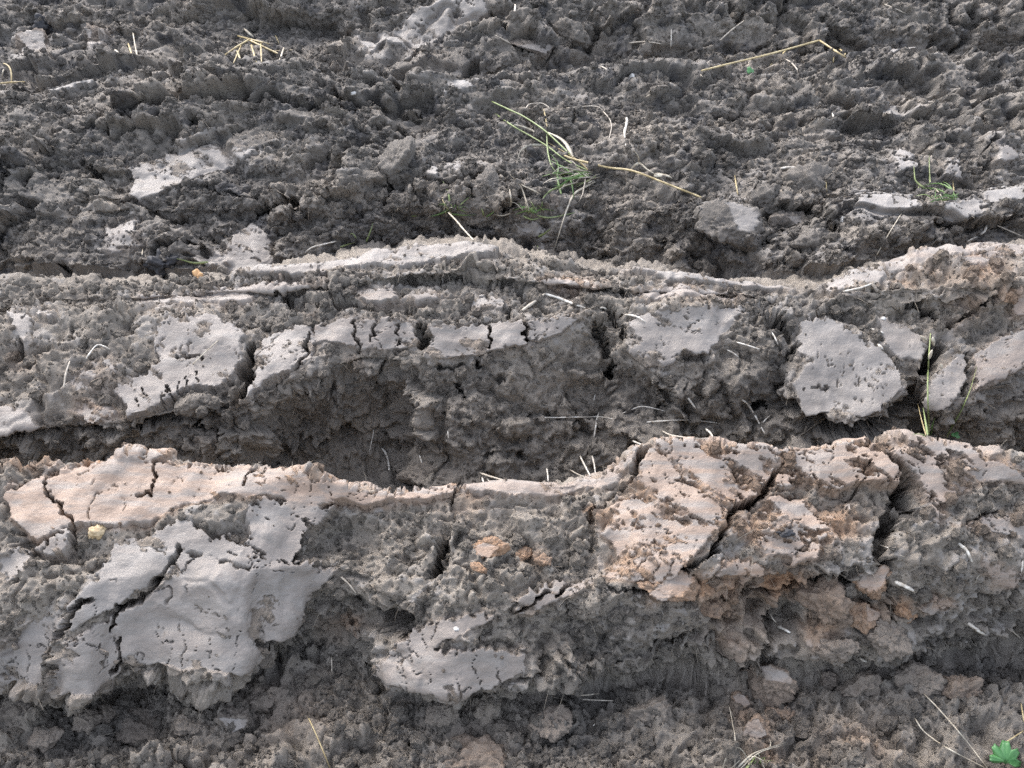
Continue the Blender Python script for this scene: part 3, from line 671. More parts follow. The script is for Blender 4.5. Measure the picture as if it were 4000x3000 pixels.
for r in np.unique(qreg):
    q = quads[qreg == r]
    if r:
        sk = (smear[q] > .5).all(1)
    else:
        sk = np.zeros(len(q), bool)
    if r:
        cnt = np.bincount(face_id[q[sk][:, 0]], minlength=len(SMEAR)); sk &= cnt[face_id[q[:, 0]]] >= 60
    qf = q[sk]; q = q[~sk]
    u, inv = np.unique(q, return_inverse=True)
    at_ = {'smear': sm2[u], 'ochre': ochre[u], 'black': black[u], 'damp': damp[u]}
    if r == 0:
        o = mesh_obj("ground", V[u], inv.reshape(-1, 4), M_SOIL, at_); tag(o, kind='structure')
    else:
        o = mesh_obj("soil_slab", V[u], inv.reshape(-1, 4), M_SOIL, at_)
        tag(o, LABELS[r // 10][r % 10], "soil slab", "slabs of turned soil along the furrows", "thing")
        fids = face_id[qf[:, 0]]
        for fi in np.unique(fids):
            qq = qf[fids == fi]
            u, inv = np.unique(qq, return_inverse=True); inv = inv.reshape(-1, 4)
            lb = np.arange(len(u))
            for _ in range(4000):                        # separate pieces of one face become separate parts
                mn = lb[inv].min(1); nl = lb.copy()
                for c_ in range(4): np.minimum.at(nl, inv[:, c_], mn)
                nl = nl[nl]
                if (nl == lb).all(): break
                lb = nl
            comp = lb[inv[:, 0]]; ids, cn = np.unique(comp, return_counts=True)
            big = ids[cn >= 30]; main = ids[cn.argmax()]
            comp = np.where(np.isin(comp, big), comp, main)
            for cc_ in np.unique(comp):
              u, inv = np.unique(qq[comp == cc_], return_inverse=True)
              mesh_obj("smooth_face", V[u], inv.reshape(-1, 4), M_SOIL, {'smear': sm2[u], 'ochre': ochre[u], 'black': black[u], 'damp': damp[u]}, parent=o)
base = mesh_obj("field", [(-300, -300, -.12), (300, -300, -.12), (300, 300, -.12), (-300, 300, -.12)], [(0, 1, 2, 3)], M_SOIL, {'smear': [0] * 4, 'ochre': [0] * 4, 'black': [0] * 4, 'damp': [.5] * 4})
tag(base, kind='structure')

# ------------------------------------------------------------------ nearest surface seen along each line of sight, for setting things down
ZX, ZY = 1106 + 300, 830 + 200
zb = np.full((ZY, ZX), 1e9, np.float32)
vx, vy, vd = project(V.astype(float))
ix = np.round(vx / 2 + 150).astype(int); iy = np.round(vy / 2 + 100).astype(int)
ok = (ix >= 0) & (ix < ZX) & (iy >= 0) & (iy < ZY) & (vd > .1)
np.minimum.at(zb, (iy[ok], ix[ok]), vd[ok].astype(np.float32))
for _ in range(2):
    pz = np.pad(zb, 1, constant_values=1e9)
    nb = np.min([pz[i:i + ZY, j:j + ZX] for i in range(3) for j in range(3)], axis=0)
    zb = np.where(zb > 1e8, nb, zb)
def depth_at(px, py, r=1):
    i = int(round(px / 2 + 150)); j = int(round(py / 2 + 100))
    i = min(max(i, r), ZX - r - 1); j = min(max(j, r), ZY - r - 1)
    w = zb[j - r:j + r + 1, i - r:i + r + 1]
    w = w[w < 1e8]
    return float(np.median(w)) if len(w) else 1.5
def at(px, py, lift=0.0):
    d = depth_at(px, py) - lift
    return CAM + ray(px, py) * d

# ------------------------------------------------------------------ loose crumbs (nobody could count them)
rough_w = (1 - smear * (1 - .8 * pit)) * (1 - .75 * cutm)
vis = (PX > -900) & (PX < 3110) & (PY < 1900) & (TT < K['top'] + 1) & (area < 4e-4)
hid = ((TT > K['crF'] + .6) & (TT < K['foot2'])) | ((TT > K['cr2'] + .6) & (TT < K['g1']))
wgt = np.where(vis & ~hid, rough_w, 0) * area ** .5 * np.where(SID == 0, 1.0, np.where(SID < 3, .5, .9)) * np.clip(.5 + 1.6 * (perlin(P0, .08, 151) + .25), .1, 2)
wgt += np.where(vis & (smear > .5), .005, 0) * area ** .5
NCR = 90000
pick = rng.choice(NV, NCR, replace=False, p=wgt / wgt.sum())
csize = (.0008 * (1 - rng.random(NCR)) ** (-1 / 2.0)); csize = np.clip(csize, .0008, .0075) * np.where(SID[pick] == 0, 1.15, 1)
csize = np.where(smear[pick] > .5, np.minimum(csize, .0018), csize) * (0.75 + .25 * np.clip(DEP[pick], 1, 2.2))
cpos = V[pick] + N0[pick] * (csize * .25)[:, None]
crot = rng.random((NCR, 3)) * 6.283
me = bpy.data.meshes.new("soil_crumbs"); me.vertices.add(NCR); me.vertices.foreach_set('co', cpos.astype(np.float32).ravel())
for nm, a_ in (('size', csize), ('ochre', ochre[pick] * .9), ('black', black[pick]), ('damp', damp[pick]), ('which', rng.integers(0, 5, NCR).astype(np.float32))):
    t_ = me.attributes.new(nm, 'FLOAT', 'POINT'); t_.data.foreach_set('value', a_.astype(np.float32))
t_ = me.attributes.new('rot', 'FLOAT_VECTOR', 'POINT'); t_.data.foreach_set('vector', crot.astype(np.float32).ravel())
crumbs = bpy.data.objects.new("soil_crumbs", me); COL.objects.link(crumbs); tag(crumbs, kind='stuff')
ng = bpy.data.node_groups.new("crumb_scatter", 'GeometryNodeTree')
ng.interface.new_socket("Geometry", in_out='INPUT', socket_type='NodeSocketGeometry')
ng.interface.new_socket("Geometry", in_out='OUTPUT', socket_type='NodeSocketGeometry')
gn, gl = ng.nodes, ng.links
gin = gn.new('NodeGroupInput'); gout = gn.new('NodeGroupOutput')
def named(n_, t_):
    a_ = gn.new('GeometryNodeInputNamedAttribute'); a_.data_type = t_; a_.inputs['Name'].default_value = n_; return a_.outputs['Attribute']
g2i = gn.new('GeometryNodeGeometryToInstance')
for k in range(5):
    ico = gn.new('GeometryNodeMeshIcoSphere'); ico.inputs['Radius'].default_value = 1.0; ico.inputs['Subdivisions'].default_value = 3
    sp = gn.new('GeometryNodeSetPosition')
    nz = gn.new('ShaderNodeTexNoise'); nz.noise_dimensions = '4D'; nz.inputs['W'].default_value = k * 7.3; nz.inputs['Scale'].default_value = 1.25; nz.inputs['Detail'].default_value = 5; nz.inputs['Roughness'].default_value = .62
    su = gn.new('ShaderNodeVectorMath'); su.operation = 'SUBTRACT'; su.inputs[1].default_value = (.5, .5, .5)
    mu = gn.new('ShaderNodeVectorMath'); mu.operation = 'MULTIPLY'; mu.inputs[1].default_value = (3.0, 3.0, 2.2)
    gl.new(nz.outputs['Color'], su.inputs[0]); gl.new(su.outputs[0], mu.inputs[0])
    gl.new(ico.outputs['Mesh'], sp.inputs['Geometry']); gl.new(mu.outputs[0], sp.inputs['Offset'])
    mt = gn.new('GeometryNodeSetMaterial'); mt.inputs['Material'].default_value = M_CRUMB
    gl.new(sp.outputs[0], mt.inputs[0]); gl.new(mt.outputs[0], g2i.inputs[0])
iop = gn.new('GeometryNodeInstanceOnPoints'); iop.inputs['Pick Instance'].default_value = True
gl.new(gin.outputs[0], iop.inputs['Points']); gl.new(g2i.outputs[0], iop.inputs['Instance'])
gl.new(named('which', 'FLOAT'), iop.inputs['Instance Index'])
e2r = gn.new('FunctionNodeEulerToRotation'); gl.new(named('rot', 'FLOAT_VECTOR'), e2r.inputs[0]); gl.new(e2r.outputs[0], iop.inputs['Rotation'])
gl.new(named('size', 'FLOAT'), iop.inputs['Scale']); gl.new(iop.outputs[0], gout.inputs[0])
md = crumbs.modifiers.new("scatter", 'NODES'); md.node_group = ng
me.materials.append(M_CRUMB)
#TAIL
# ------------------------------------------------------------------ loose clods with a look of their own
def clod(px, py, rx, ry, label, oc=0., face=0., seed=1, dpt=.9, tilt=0., sink=.2, blk=0.):
    """a broken lump: ellipsoid cut by a few planes and roughened; face > 0 leaves one smeared smooth side"""
    r_ = np.random.default_rng(seed)
    me_ = bpy.data.meshes.new("soil_clod")
    import bmesh
    bm = bmesh.new(); bmesh.ops.create_icosphere(bm, subdivisions=5, radius=1.0)
    v_ = np.array([q.co[:] for q in bm.verts], np.float32); f_ = np.array([[q.index for q in f.verts] for f in bm.faces], np.int32); bm.free()
    d_ = v_ / np.linalg.norm(v_, axis=1, keepdims=True); rad = np.ones(len(v_), np.float32); sm_ = np.zeros(len(v_), np.float32)
    for k in range(11):                                  # fracture planes
        n_ = r_.normal(size=3); n_ /= np.linalg.norm(n_); h_ = r_.uniform(.42, .85)
        c_ = d_ @ n_; lim_ = np.where(c_ > .05, h_ / np.maximum(c_, .05), 9)
        rad = np.minimum(rad, lim_)
    if face:
        n_ = np.array([r_.uniform(-.25, .25), -.62, .75]); n_ /= np.linalg.norm(n_); h_ = .55
        c_ = d_ @ n_; lim_ = np.where(c_ > .05, h_ / np.maximum(c_, .05), 9)
        sm_ = (lim_ < rad).astype(np.float32); rad = np.minimum(rad, lim_)
    d0 = depth_at(px, py, 2); mpp = d0 / F_PX
    q = d_ * rad[:, None] * np.array([rx, dpt * .5 * (rx + ry), ry]) * (1.18 if py < 1150 else 1.36) * mpp
    o3 = np.float32(seed * 3.7)
    size = mpp * (rx + ry) / 2
    ns = .10 * size * fbm(q + o3, size * .6, 4, 31, .65) + .0048 * np.minimum(1, size / .02) * fbm(q + o3, .008, 3, 33, .7)
    a_, b_, c_, t_ = worley(q + o3, max(size * .55, .006), 35)
    ns = ns + size * .12 * (t_ + c_ - .5)
    pits = sstep(.12, .25, fbm(q * np.array([.6, 1, 1], np.float32) + o3, .014, 3, 37, .65)) * (1 - .75 * face)
    sm_ = sm_ * (1 - pits)
    q = q + d_ * (ns * (1 - .9 * sm_))[:, None]
    ca_, sa_ = math.cos(tilt), math.sin(tilt)
    q = q @ np.array([[ca_, 0, sa_], [0, 1, 0], [-sa_, 0, ca_]])
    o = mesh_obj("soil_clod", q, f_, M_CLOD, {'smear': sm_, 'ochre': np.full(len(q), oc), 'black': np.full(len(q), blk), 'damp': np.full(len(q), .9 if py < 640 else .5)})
    c0 = at(px, py); c0 = c0 + (ray(px, py) / np.linalg.norm(ray(px, py))) * size * (sink if py < 1150 else (-.55 if py < 1232 else -.1))
    o.location = c0 + np.array([0, 0, -size * (.18 if py < 1150 else .16)])
    return tag(o, label, "clod", "loose clods lying on the furrows")
CLODS = [
 (1062,1178,33,17,"flat orange flake of clay with a smooth pale top on the sagging middle slab",.95,1,.3),
 (1128,1198,19,15,"small orange crumbly clod just right of the flat orange flake",.85,0,0),
 (1173,1213,17,15,"smallest orange clod right of the flat orange flake",.7,0,0),
 (1268,1112,24,16,"rusty crumbly lump at the left edge of the ochre flaky slab",.85,0,.2),
 (1030,1225,18,8,"thin rusty sliver below the flat orange flake",.95,0,-.5),
 (1525,1303,46,20,"long brown clod under the overhang of the ochre slab",.6,0,.05),
 (1440,1262,52,24,"broken ochre block at the lower tip of the ochre flaky slab",.75,1,0),
 (1782,1302,44,50,"big upright brown clod right below the deep cleft's ochre slab",.4,0,.1),
 (1858,1316,44,22,"smooth tan lens of clay beside the big upright brown clod",.75,1,-.3),
 (1890,1250,36,32,"ochre wedge hanging at the foot of the deep cleft",.75,1,.4),
 (1954,1320,22,25,"rust coloured clod near the thick white root at the right",.95,0,0),
 (1925,1374,40,34,"grey angular clod below the rust coloured clod",.1,0,0),
 (1668,1462,52,40,"large grey brown clod in front of the dark hollow at lower right",.3,1,.1),
 (1599,1504,23,15,"small tan clod with a smooth side left of the large grey brown clod",.5,1,0),
 (1642,1585,33,34,"angular tan clod with a pale flat side near the bottom edge",.5,1,.2),
 (1695,1545,34,20,"pale crumbly clod just above the angular tan clod",.45,0,0),
 (1782,1470,20,23,"dark spotted round clod at the lower right",.15,0,0),
 (1810,1400,36,26,"grey clod above the dark spotted round clod",.12,0,0),
 (1860,1480,38,26,"grey clod right of the dark spotted round clod",.12,0,0),
 (1990,1470,40,26,"grey clod in the dark hollow at the far lower right",.1,0,0),
 (2080,1490,44,34,"broad brownish clod below the far right white root",.3,0,0),
 (98,1588,28,19,"smooth rounded clod near the bottom left corner",.1,0,0),
 (60,1530,42,36,"large lumpy clod under the front slab's left end",.08,0,0),
 (196,1558,28,22,"clod to the right of the large lumpy clod at bottom left",.1,0,0),
 (230,1545,22,30,"tall narrow clod under the big smooth front slab",.1,0,.1),
 (556,1512,28,26,"rounded clod under the right tip of the big smooth front slab",.12,0,0),
 (500,1556,36,22,"squat clod with a flat face below the front slab's right tip",.08,1,0),
 (305,1572,60,26,"long flat clod below the big smooth front slab",.08,0,0),
 (400,1560,40,22,"grey clod between the long flat clod and the squat clod",.08,0,0),
 (1006,1530,15,18,"small upright clod below the pale rounded smooth lip",.08,0,0),
 (1042,1532,17,15,"small round clod below the pale rounded smooth lip",.08,0,0),
 (960,1545,30,20,"grey clod lying left of the small upright clod",.08,0,0),
 (1180,1560,46,22,"slanting angular clod at the bottom centre",.15,0,.3),
 (1010,1640,70,26,"wide brownish clod cut by the bottom edge at the centre",.3,0,0),
 (1400,1540,40,32,"grey clod in the shade right of the bottom centre",.08,0,0),
 (450,950,52,44,"brown clod standing in the hollow behind the front furrow at left",.05,0,0),
 (930,1020,90,34,"long clod behind the smooth dip of the front furrow",.05,0,-.1),
 (1056,402,44,46,"round dark clod left of the grass tuft",0,0,0),
 (864,350,48,56,"tall dark clod with small smooth spots in the middle distance",0,0,0),
 (1188,433,19,15,"small rounded clod below the grass tuft",.1,0,0),
 (1560,478,74,46,"light capped clod at the end of the long dry stalk",0,1,0),
 (1702,478,62,40,"tilted clod with a smooth slanting face left of the capped furrow",.05,1,-.7),
 (1745,520,72,40,"broad clod in front of the tilted clod with the slanting face",0,0,-.2),
 (1755,395,66,42,"wide clod behind the tilted clod, two straws stuck beside it",0,0,.3),
 (1660,420,44,34,"dark clod left of the wide clod with the straws",0,0,.2),
 (1715,318,46,28,"rounded dark clod under the short thick white root",0,0,0),
 (1160,98,54,20,"slab shaped clod with a pale flat top near the top edge",.1,1,-.25),
 (1240,70,36,40,"dark leaning clod right of the slab shaped clod",0,0,.3),
 (70,95,42,30,"pale flat clod at the top left",.15,1,0),
 (208,80,30,36,"upright clod with a smooth face at the top left",.15,1,.2),
 (1075,130,30,24,"small dark clod below the slab shaped clod",0,0,0),
]
for i, (px, py, rx, ry, lab, oc, fc, tl) in enumerate(CLODS):
    clod(px, py, rx, ry, lab, oc, fc, seed=i + 3, tilt=tl)

# ------------------------------------------------------------------ roots, straws, stalks, blades
def path3(pts, lift, hang, n=None):
    """points of the picture laid onto the soil; hang: stretched straight between its ends instead of following the soil"""
    p = np.array(pts, float)[:, :2]
    L = np.r_[0, np.cumsum(np.hypot(*np.diff(p, axis=0).T))]
    n = n or max(4, int(L[-1] / 7) + 2)
    if len(p) > 2:                                       # smooth curve through the points
        t = np.linspace(0, L[-1], n); out_ = []
        for tv in t:
            k = min(np.searchsorted(L, tv, 'right') - 1, len(p) - 2); u = (tv - L[k]) / (L[k + 1] - L[k])
            p0, p1, p2, p3_ = p[max(k - 1, 0)], p[k], p[k + 1], p[min(k + 2, len(p) - 1)]
            out_.append(.5 * ((2 * p1) + (-p0 + p2) * u + (2 * p0 - 5 * p1 + 4 * p2 - p3_) * u * u + (-p0 + 3 * p1 - 3 * p2 + p3_) * u ** 3))
        q = np.array(out_)
    else:
        q = p[0] + (p[1] - p[0]) * np.linspace(0, 1, n)[:, None]
    ds = np.array([depth_at(a, b, 1) for a, b in q])
    t = np.linspace(0, 1, n)
    if hang:
        d = 1 / (1 / ds[0] * (1 - t) + 1 / ds[-1] * t); d = np.minimum(d, ds)
    else:
        d = ds.copy()
        for _ in range(4): d[1:-1] = np.minimum(d[1:-1], .25 * d[:-2] + .5 * d[1:-1] + .25 * d[2:])
    for _ in range(3): d[1:-1] = .25 * d[:-2] + .5 * d[1:-1] + .25 * d[2:]
    env = np.sin(np.pi * np.clip(t * .9 + .05, 0, 1)) ** .5
    d = d - lift * env + .004 * np.clip(1 - 6 * np.minimum(t, 1 - t), 0, 1) * (0 if hang else 1)
    return CAM + ray(q[:, 0], q[:, 1]) * d[:, None], d
def tube_geo(C, rad, sides=7, wob=.0, seed=0, flat_=1.0):
    r_ = np.random.default_rng(seed); n = len(C); vs_, fs_ = [], []
    T = np.gradient(C, axis=0); T /= np.linalg.norm(T, axis=1, keepdims=True) + 1e-12
    ref = np.array([0, 0, 1.0]) if abs(T[:, 2]).mean() < .8 else np.array([1.0, 0, 0])
    for i in range(n):
        a_ = np.cross(T[i], ref); a_ /= np.linalg.norm(a_) + 1e-12; b_ = np.cross(a_, T[i])
        rr = rad[i] * (1 + wob * r_.normal())
        for k in range(sides):
            an = 2 * math.pi * k / sides
            vs_.append(C[i] + rr * (math.cos(an) * a_ + flat_ * math.sin(an) * b_))
    for i in range(n - 1):
        for k in range(sides):
            fs_.append((i * sides + k, i * sides + (k + 1) % sides, (i + 1) * sides + (k + 1) % sides, (i + 1) * sides + k))
    fs_.append(tuple(range(sides))[::-1]); fs_.append(tuple((n - 1) * sides + k for k in range(sides)))
    return vs_, fs_
def rel(C):                                              # keep each mesh near its own origin
    o_ = C[len(C) // 2].copy(); return o_
def stem(name, pts, w, mat, label=None, cat=None, group=None, lift=.002, hang=False, taper=.25, wob=.06, parent=None, nodes=0, seed=0):
    C, d = path3(pts, lift, hang)
    n = len(C); t = np.linspace(0, 1, n)
    rad = w * .5 * d / F_PX * (1 - taper * t ** 2) * np.where((t < .02) | (t > .98), .75, 1)
    if nodes:
        for k in range(1, nodes + 1): rad *= 1 + .14 * np.exp(-((t - k / (nodes + 1)) * n / .6) ** 2)
    o_ = rel(C) if parent is None else np.array(parent.location)
    v_, f_ = tube_geo(C - o_, rad, 8, wob, seed)
    o = mesh_obj(name, v_, f_, mat, parent=parent)
    if parent is None: o.location = o_
    return tag(o, label, cat, group)
def blade(name, pts, w, mat, label=None, cat=None, group=None, lift=.003, hang=True, parent=None, fold=.35, seed=0):
    C, d = path3(pts, lift, hang, max(8, len(pts) * 4))
    n = len(C); t = np.linspace(0, 1, n)
    half = w * .5 * d / F_PX * np.maximum(.08, (1 - t) ** .7 * np.minimum(1, .45 + 3 * t))
    T = np.gradient(C, axis=0); T /= np.linalg.norm(T, axis=1, keepdims=True) + 1e-12
    view = C - CAM; view /= np.linalg.norm(view, axis=1, keepdims=True)
    S = np.cross(T, view); S /= np.linalg.norm(S, axis=1, keepdims=True) + 1e-12
    upn = np.cross(S, T); r_ = np.random.default_rng(seed); tw = r_.uniform(-.5, .5) + r_.uniform(-.8, .8) * t
    S2 = S * np.cos(tw)[:, None] + upn * np.sin(tw)[:, None]; U2 = np.cross(S2, T)
    o_ = rel(C) if parent is None else np.array(parent.location)
    vs_ = []
    th = half * .10
    for i in range(n):                                   # a shallow V with a real, thin body
        c_ = C[i] - o_
        vs_ += [c_ - S2[i] * half[i], c_ + U2[i] * fold * half[i], c_ + S2[i] * half[i], c_ + U2[i] * (fold * half[i] + th[i])]
    fs_ = []
    for i in range(n - 1):
        for k in range(4):
            fs_.append((i * 4 + k, i * 4 + (k + 1) % 4, (i + 1) * 4 + (k + 1) % 4, (i + 1) * 4 + k))
    fs_.append((0, 1, 2, 3)); fs_.append(tuple((n - 1) * 4 + k for k in (3, 2, 1, 0)))
    o = mesh_obj(name, vs_, fs_, mat, parent=parent)
    if parent is None: o.location = o_
    return tag(o, label, cat, group)
def holder(name, px, py, label, cat, group=None):
    o = bpy.data.objects.new(name, None); COL.objects.link(o); o.location = at(px, py); o.empty_display_size = .02
    bpy.context.view_layer.update()
    return tag(o, label, cat, group)
G_ROOT, G_STRAW = "pale root ends in the soil", "bits of straw on the soil"
ROOTS = [  # points, width, material, label
 ([(2068,1172),(2078,1180),(2089,1190),(2100,1216)],9,M_ROOT,"thick kinked white root on the flaky slab at the right end"),
 ([(1934,1257),(1955,1266),(1978,1279)],12,M_ROOT,"thickest white root stub, below the deep cleft beside the ochre wedge"),
 ([(2091,1346),(2108,1358),(2127,1371)],11,M_ROOT,"thick white root stub above the broad brownish clod at lower right"),
 ([(2178,1356),(2190,1366),(2206,1380)],6,M_ROOTD,"dull pale root stub at the right edge, past the thick stub"),
 ([(2209,1210),(2206,1238)],7,M_ROOT,"upright white root cut by the right edge"),
 ([(1664,1325),(1668,1335),(1678,1346)],5,M_ROOTD,"thin yellowish upper root of the pair beside the big upright brown clod"),
 ([(1680,1353),(1692,1358),(1707,1367)],9,M_ROOT,"white root stub beside the big upright brown clod, lower of the pair"),
 ([(1856,1421),(1864,1426),(1873,1430)],7,M_ROOT,"tiny white root knob under the grey clod at lower right"),
 ([(2117,1239),(2110,1250),(2108,1258),(2105,1266)],3,M_ROOTD,"fine curly root hair beside the small pinkish smooth patch"),
 ([(1897,1176),(1915,1182),(1934,1188)],4,M_ROOT,"thin white root crossing the deep cleft"),
 ([(2168,1290),(2165,1310)],4,M_ROOTD,"short pale root at the right end above the dull stub"),
 ([(1174,902),(1205,902),(1237,901),(1270,901),(1293,900),(1331,906)],4,M_ROOT,"long thin horizontal root across the dark wall, its left half"),
 ([(1394,912),(1438,909),(1490,907),(1520,910),(1557,915)],4.5,M_ROOT,"long thin horizontal root across the dark wall, its right half"),
 ([(1293,892),(1288,915),(1283,945)],6,M_ROOT,"upright white root crossing the left long horizontal root"),
 ([(1342,894),(1366,884),(1391,878),(1440,889)],3.5,M_ROOT,"thin arched root above the long horizontal roots"),
 ([(1286,850),(1282,868)],3.5,M_ROOT,"short thin root over the left long horizontal root"),
 ([(1484,857),(1492,868),(1503,883)],6,M_ROOT,"white root stub pointing down right in the dark wall's upper right"),
 ([(808,927),(803,952),(798,977)],3.5,M_ROOT,"thin white root hanging at the left mouth of the dark hollow"),
 ([(967,931),(968,940),(969,949)],5,M_ROOT,"tiny white root spot in the middle of the crumbly wall"),
 ([(824,967),(834,980),(839,998),(841,1023)],7,M_ROOT,"bent white root in front of the dark hollow"),
 ([(906,983),(911,998),(915,1016)],5,M_ROOT,"white root standing on the long clod behind the dip"),
 ([(1181,1011),(1183,1024),(1184,1039)],5,M_ROOT,"upright white root rising behind the smooth dip"),
 ([(1253,985),(1263,1005),(1275,1028)],5.5,M_ROOT,"slanting white root, left of two behind the rising smooth lip"),
 ([(1279,985),(1283,1000),(1286,1021)],5,M_ROOT,"upright white root, right of two behind the rising smooth lip"),
 ([(1232,1015),(1245,1023),(1262,1030)],4,M_ROOTD,"dull slanting root low behind the rising smooth lip"),
 ([(1041,1031),(1046,1047)],6,M_ROOT,"short white stub beside the brown stalk in the dip"),
 ([(1052,1034),(1062,1046)],4,M_ROOT,"short thin white stub right of the brown stalk's root"),
 ([(1037,1022),(1062,1030),(1100,1041)],6,M_ROOTD,"brown woody stalk lying on the rim of the smooth dip"),
 ([(1366,952),(1377,957),(1390,962)],6,M_ROOT,"white root stub at the corner of the ochre slab's top"),
 ([(1430,931),(1450,940),(1490,946),(1530,948)],5,M_ROOTD,"brown woody root along the top of the ochre slab"),
 ([(1662,714),(1672,726),(1681,746)],6,M_ROOT,"white root above the left edge of the large rounded clay plate"),
 ([(1590,739),(1615,746),(1642,755)],4.5,M_ROOT,"thin white root pointing at the large rounded clay plate"),
 ([(1571,756),(1585,763),(1597,773)],4.5,M_ROOT,"short thin white root below the ragged smooth plate"),
 ([(1592,859),(1612,870),(1630,896),(1644,922),(1657,946)],6,M_ROOT,"long curved white root in the hollow left of the large rounded clay plate"),
 ([(1644,920),(1652,908),(1665,896)],3,M_ROOT,"fine side root branching off the long curved white root"),
 ([(1524,926),(1535,936),(1543,951)],6,M_ROOT,"white root just above the ochre slab's crest"),
 ([(1820,630),(1840,626),(1857,622),(1875,616),(1893,609)],6,M_ROOT,"forked white root lying across the small slanting smooth face"),
 ([(1881,710),(1895,714),(1909,720)],7,M_ROOT,"white root on top of the large rounded clay plate"),
 ([(1897,744),(1902,749),(1908,755)],8,M_ROOT,"short fat white root on the shoulder of the large rounded clay plate"),
 ([(1177,635),(1205,643),(1235,655),(1266,666)],8,M_ROOT,"thick white root bent under the crumb row of the second furrow"),
 ([(1128,671),(1150,655),(1177,634)],10,M_ROOTD,"brownish dead sheath meeting the thick bent white root"),
 ([(1349,680),(1365,681),(1380,686),(1396,697)],6,M_ROOT,"arched pale root at the corner of the ragged smooth plate"),
 ([(1296,665),(1304,664),(1311,669)],6,M_ROOT,"white root tip between the two smooth plates of the second furrow"),
 ([(1351,247),(1354,258),(1353,270),(1349,285),(1350,298)],9,M_ROOT,"thick white root standing on the dark ridge in the distance"),
 ([(1352,304),(1351,323)],5,M_ROOT,"lower thin piece below the distant thick white root"),
 ([(1686,364),(1700,362),(1714,362),(1726,364),(1735,370)],8,M_ROOT,"short thick white root on a distant dark clod"),
 ([(1223,234),(1250,231),(1279,229),(1295,232),(1303,241)],3.5,M_ROOTD,"thin pale root lying left of the distant thick white root"),
 ([(1303,241),(1316,256),(1321,272),(1318,290),(1314,305)],3.5,M_ROOTD,"thin drooping root hanging left of the distant thick white root"),
 ([(1135,238),(1142,226),(1160,223),(1174,224),(1188,234)],4,M_ROOTD,"arched pale root behind the green stalks"),
 ([(1113,10),(1112,24),(1109,39)],6,M_ROOT,"short white root at the top edge beside the speckled slab"),
 ([(1069,75),(1085,84),(1104,95)],4,M_ROOTD,"pale root left of the slab shaped distant clod"),
 ([(1359,93),(1394,90),(1429,95)],4.5,M_ROOTD,"long pale root lying level near the top centre"),
 ([(1450,63),(1450,83),(1449,104)],4,M_ROOT,"upright pale root near the top centre"),
 ([(1275,142),(1300,144),(1318,158),(1337,182)],4.5,M_ROOTD,"bent pale root on the slope below the top centre"),
 ([(1429,182),(1415,198),(1394,210)],4,M_ROOTD,"pale root pointing down left behind the dark ridge"),
 ([(1475,145),(1500,151),(1518,166)],5,M_ROOTD,"pale root at the left end of the long bent straw"),
 ([(1697,128),(1712,138),(1728,158)],4.5,M_ROOTD,"thin pale root under the long bent straw"),
 ([(1798,245),(1801,255),(1799,267)],5,M_ROOT,"small upright white root at the right of the distant dark clods"),
 ([(1550,92),(1580,65),(1600,50),(1617,38)],5,M_ROOTD,"long pale root standing up left of the bent straw's peak"),
 ([(1910,9),(1930,17),(1956,29)],4,M_ROOTD,"pale root at the top right edge"),
 ([(2131,487),(2128,498),(2117,508)],8,M_ROOT,"thick white root hooked at the crest of the second furrow on the right"),
 ([(2089,522),(2100,516),(2112,511)],5,M_ROOT,"white root left of the hooked one on the right crest"),
 ([(2152,486),(2175,496),(2211,512)],5,M_ROOTD,"pale root right of the hooked one on the right crest"),
 ([(658,547),(668,538),(682,532),(728,521)],5,M_ROOT,"forked pale root lying just behind the smooth crest plate at left"),
 ([(138,838),(142,808),(151,780)],6,M_ROOTD,"pale upright stalk on the crumbs at the left"),
 ([(185,777),(196,760),(210,745),(225,748),(241,757)],4.5,M_ROOT,"bent white root stalk at the left of the second furrow"),
 ([(716,1419),(717,1440),(716,1462)],4,M_ROOTD,"thin pale root hanging right of the big smooth front slab"),
 ([(1228,1494),(1250,1502),(1296,1498)],4,M_ROOTD,"thin pale root in the shade under the front furrow's centre, upper one"),
 ([(1240,1510),(1280,1512),(1325,1514)],4,M_ROOTD,"thin pale root in the shade under the front furrow's centre, lower one"),
 ([(736,1246),(752,1260),(771,1284)],5,M_ROOTD,"grey root on the crumbly wall right of the big smooth front slab"),
 ([(1280,1570),(1286,1562)],4,M_ROOT,"tiny white root tip near the bottom centre"),
]
for i, (pts, w, m_, lab) in enumerate(ROOTS):
    stem("root", pts, w * .72, m_, lab, "root", G_ROOT, lift=.004, hang=len(pts) <= 3, taper=.35, wob=.10, nodes=2 if w > 6 else 0, seed=i)
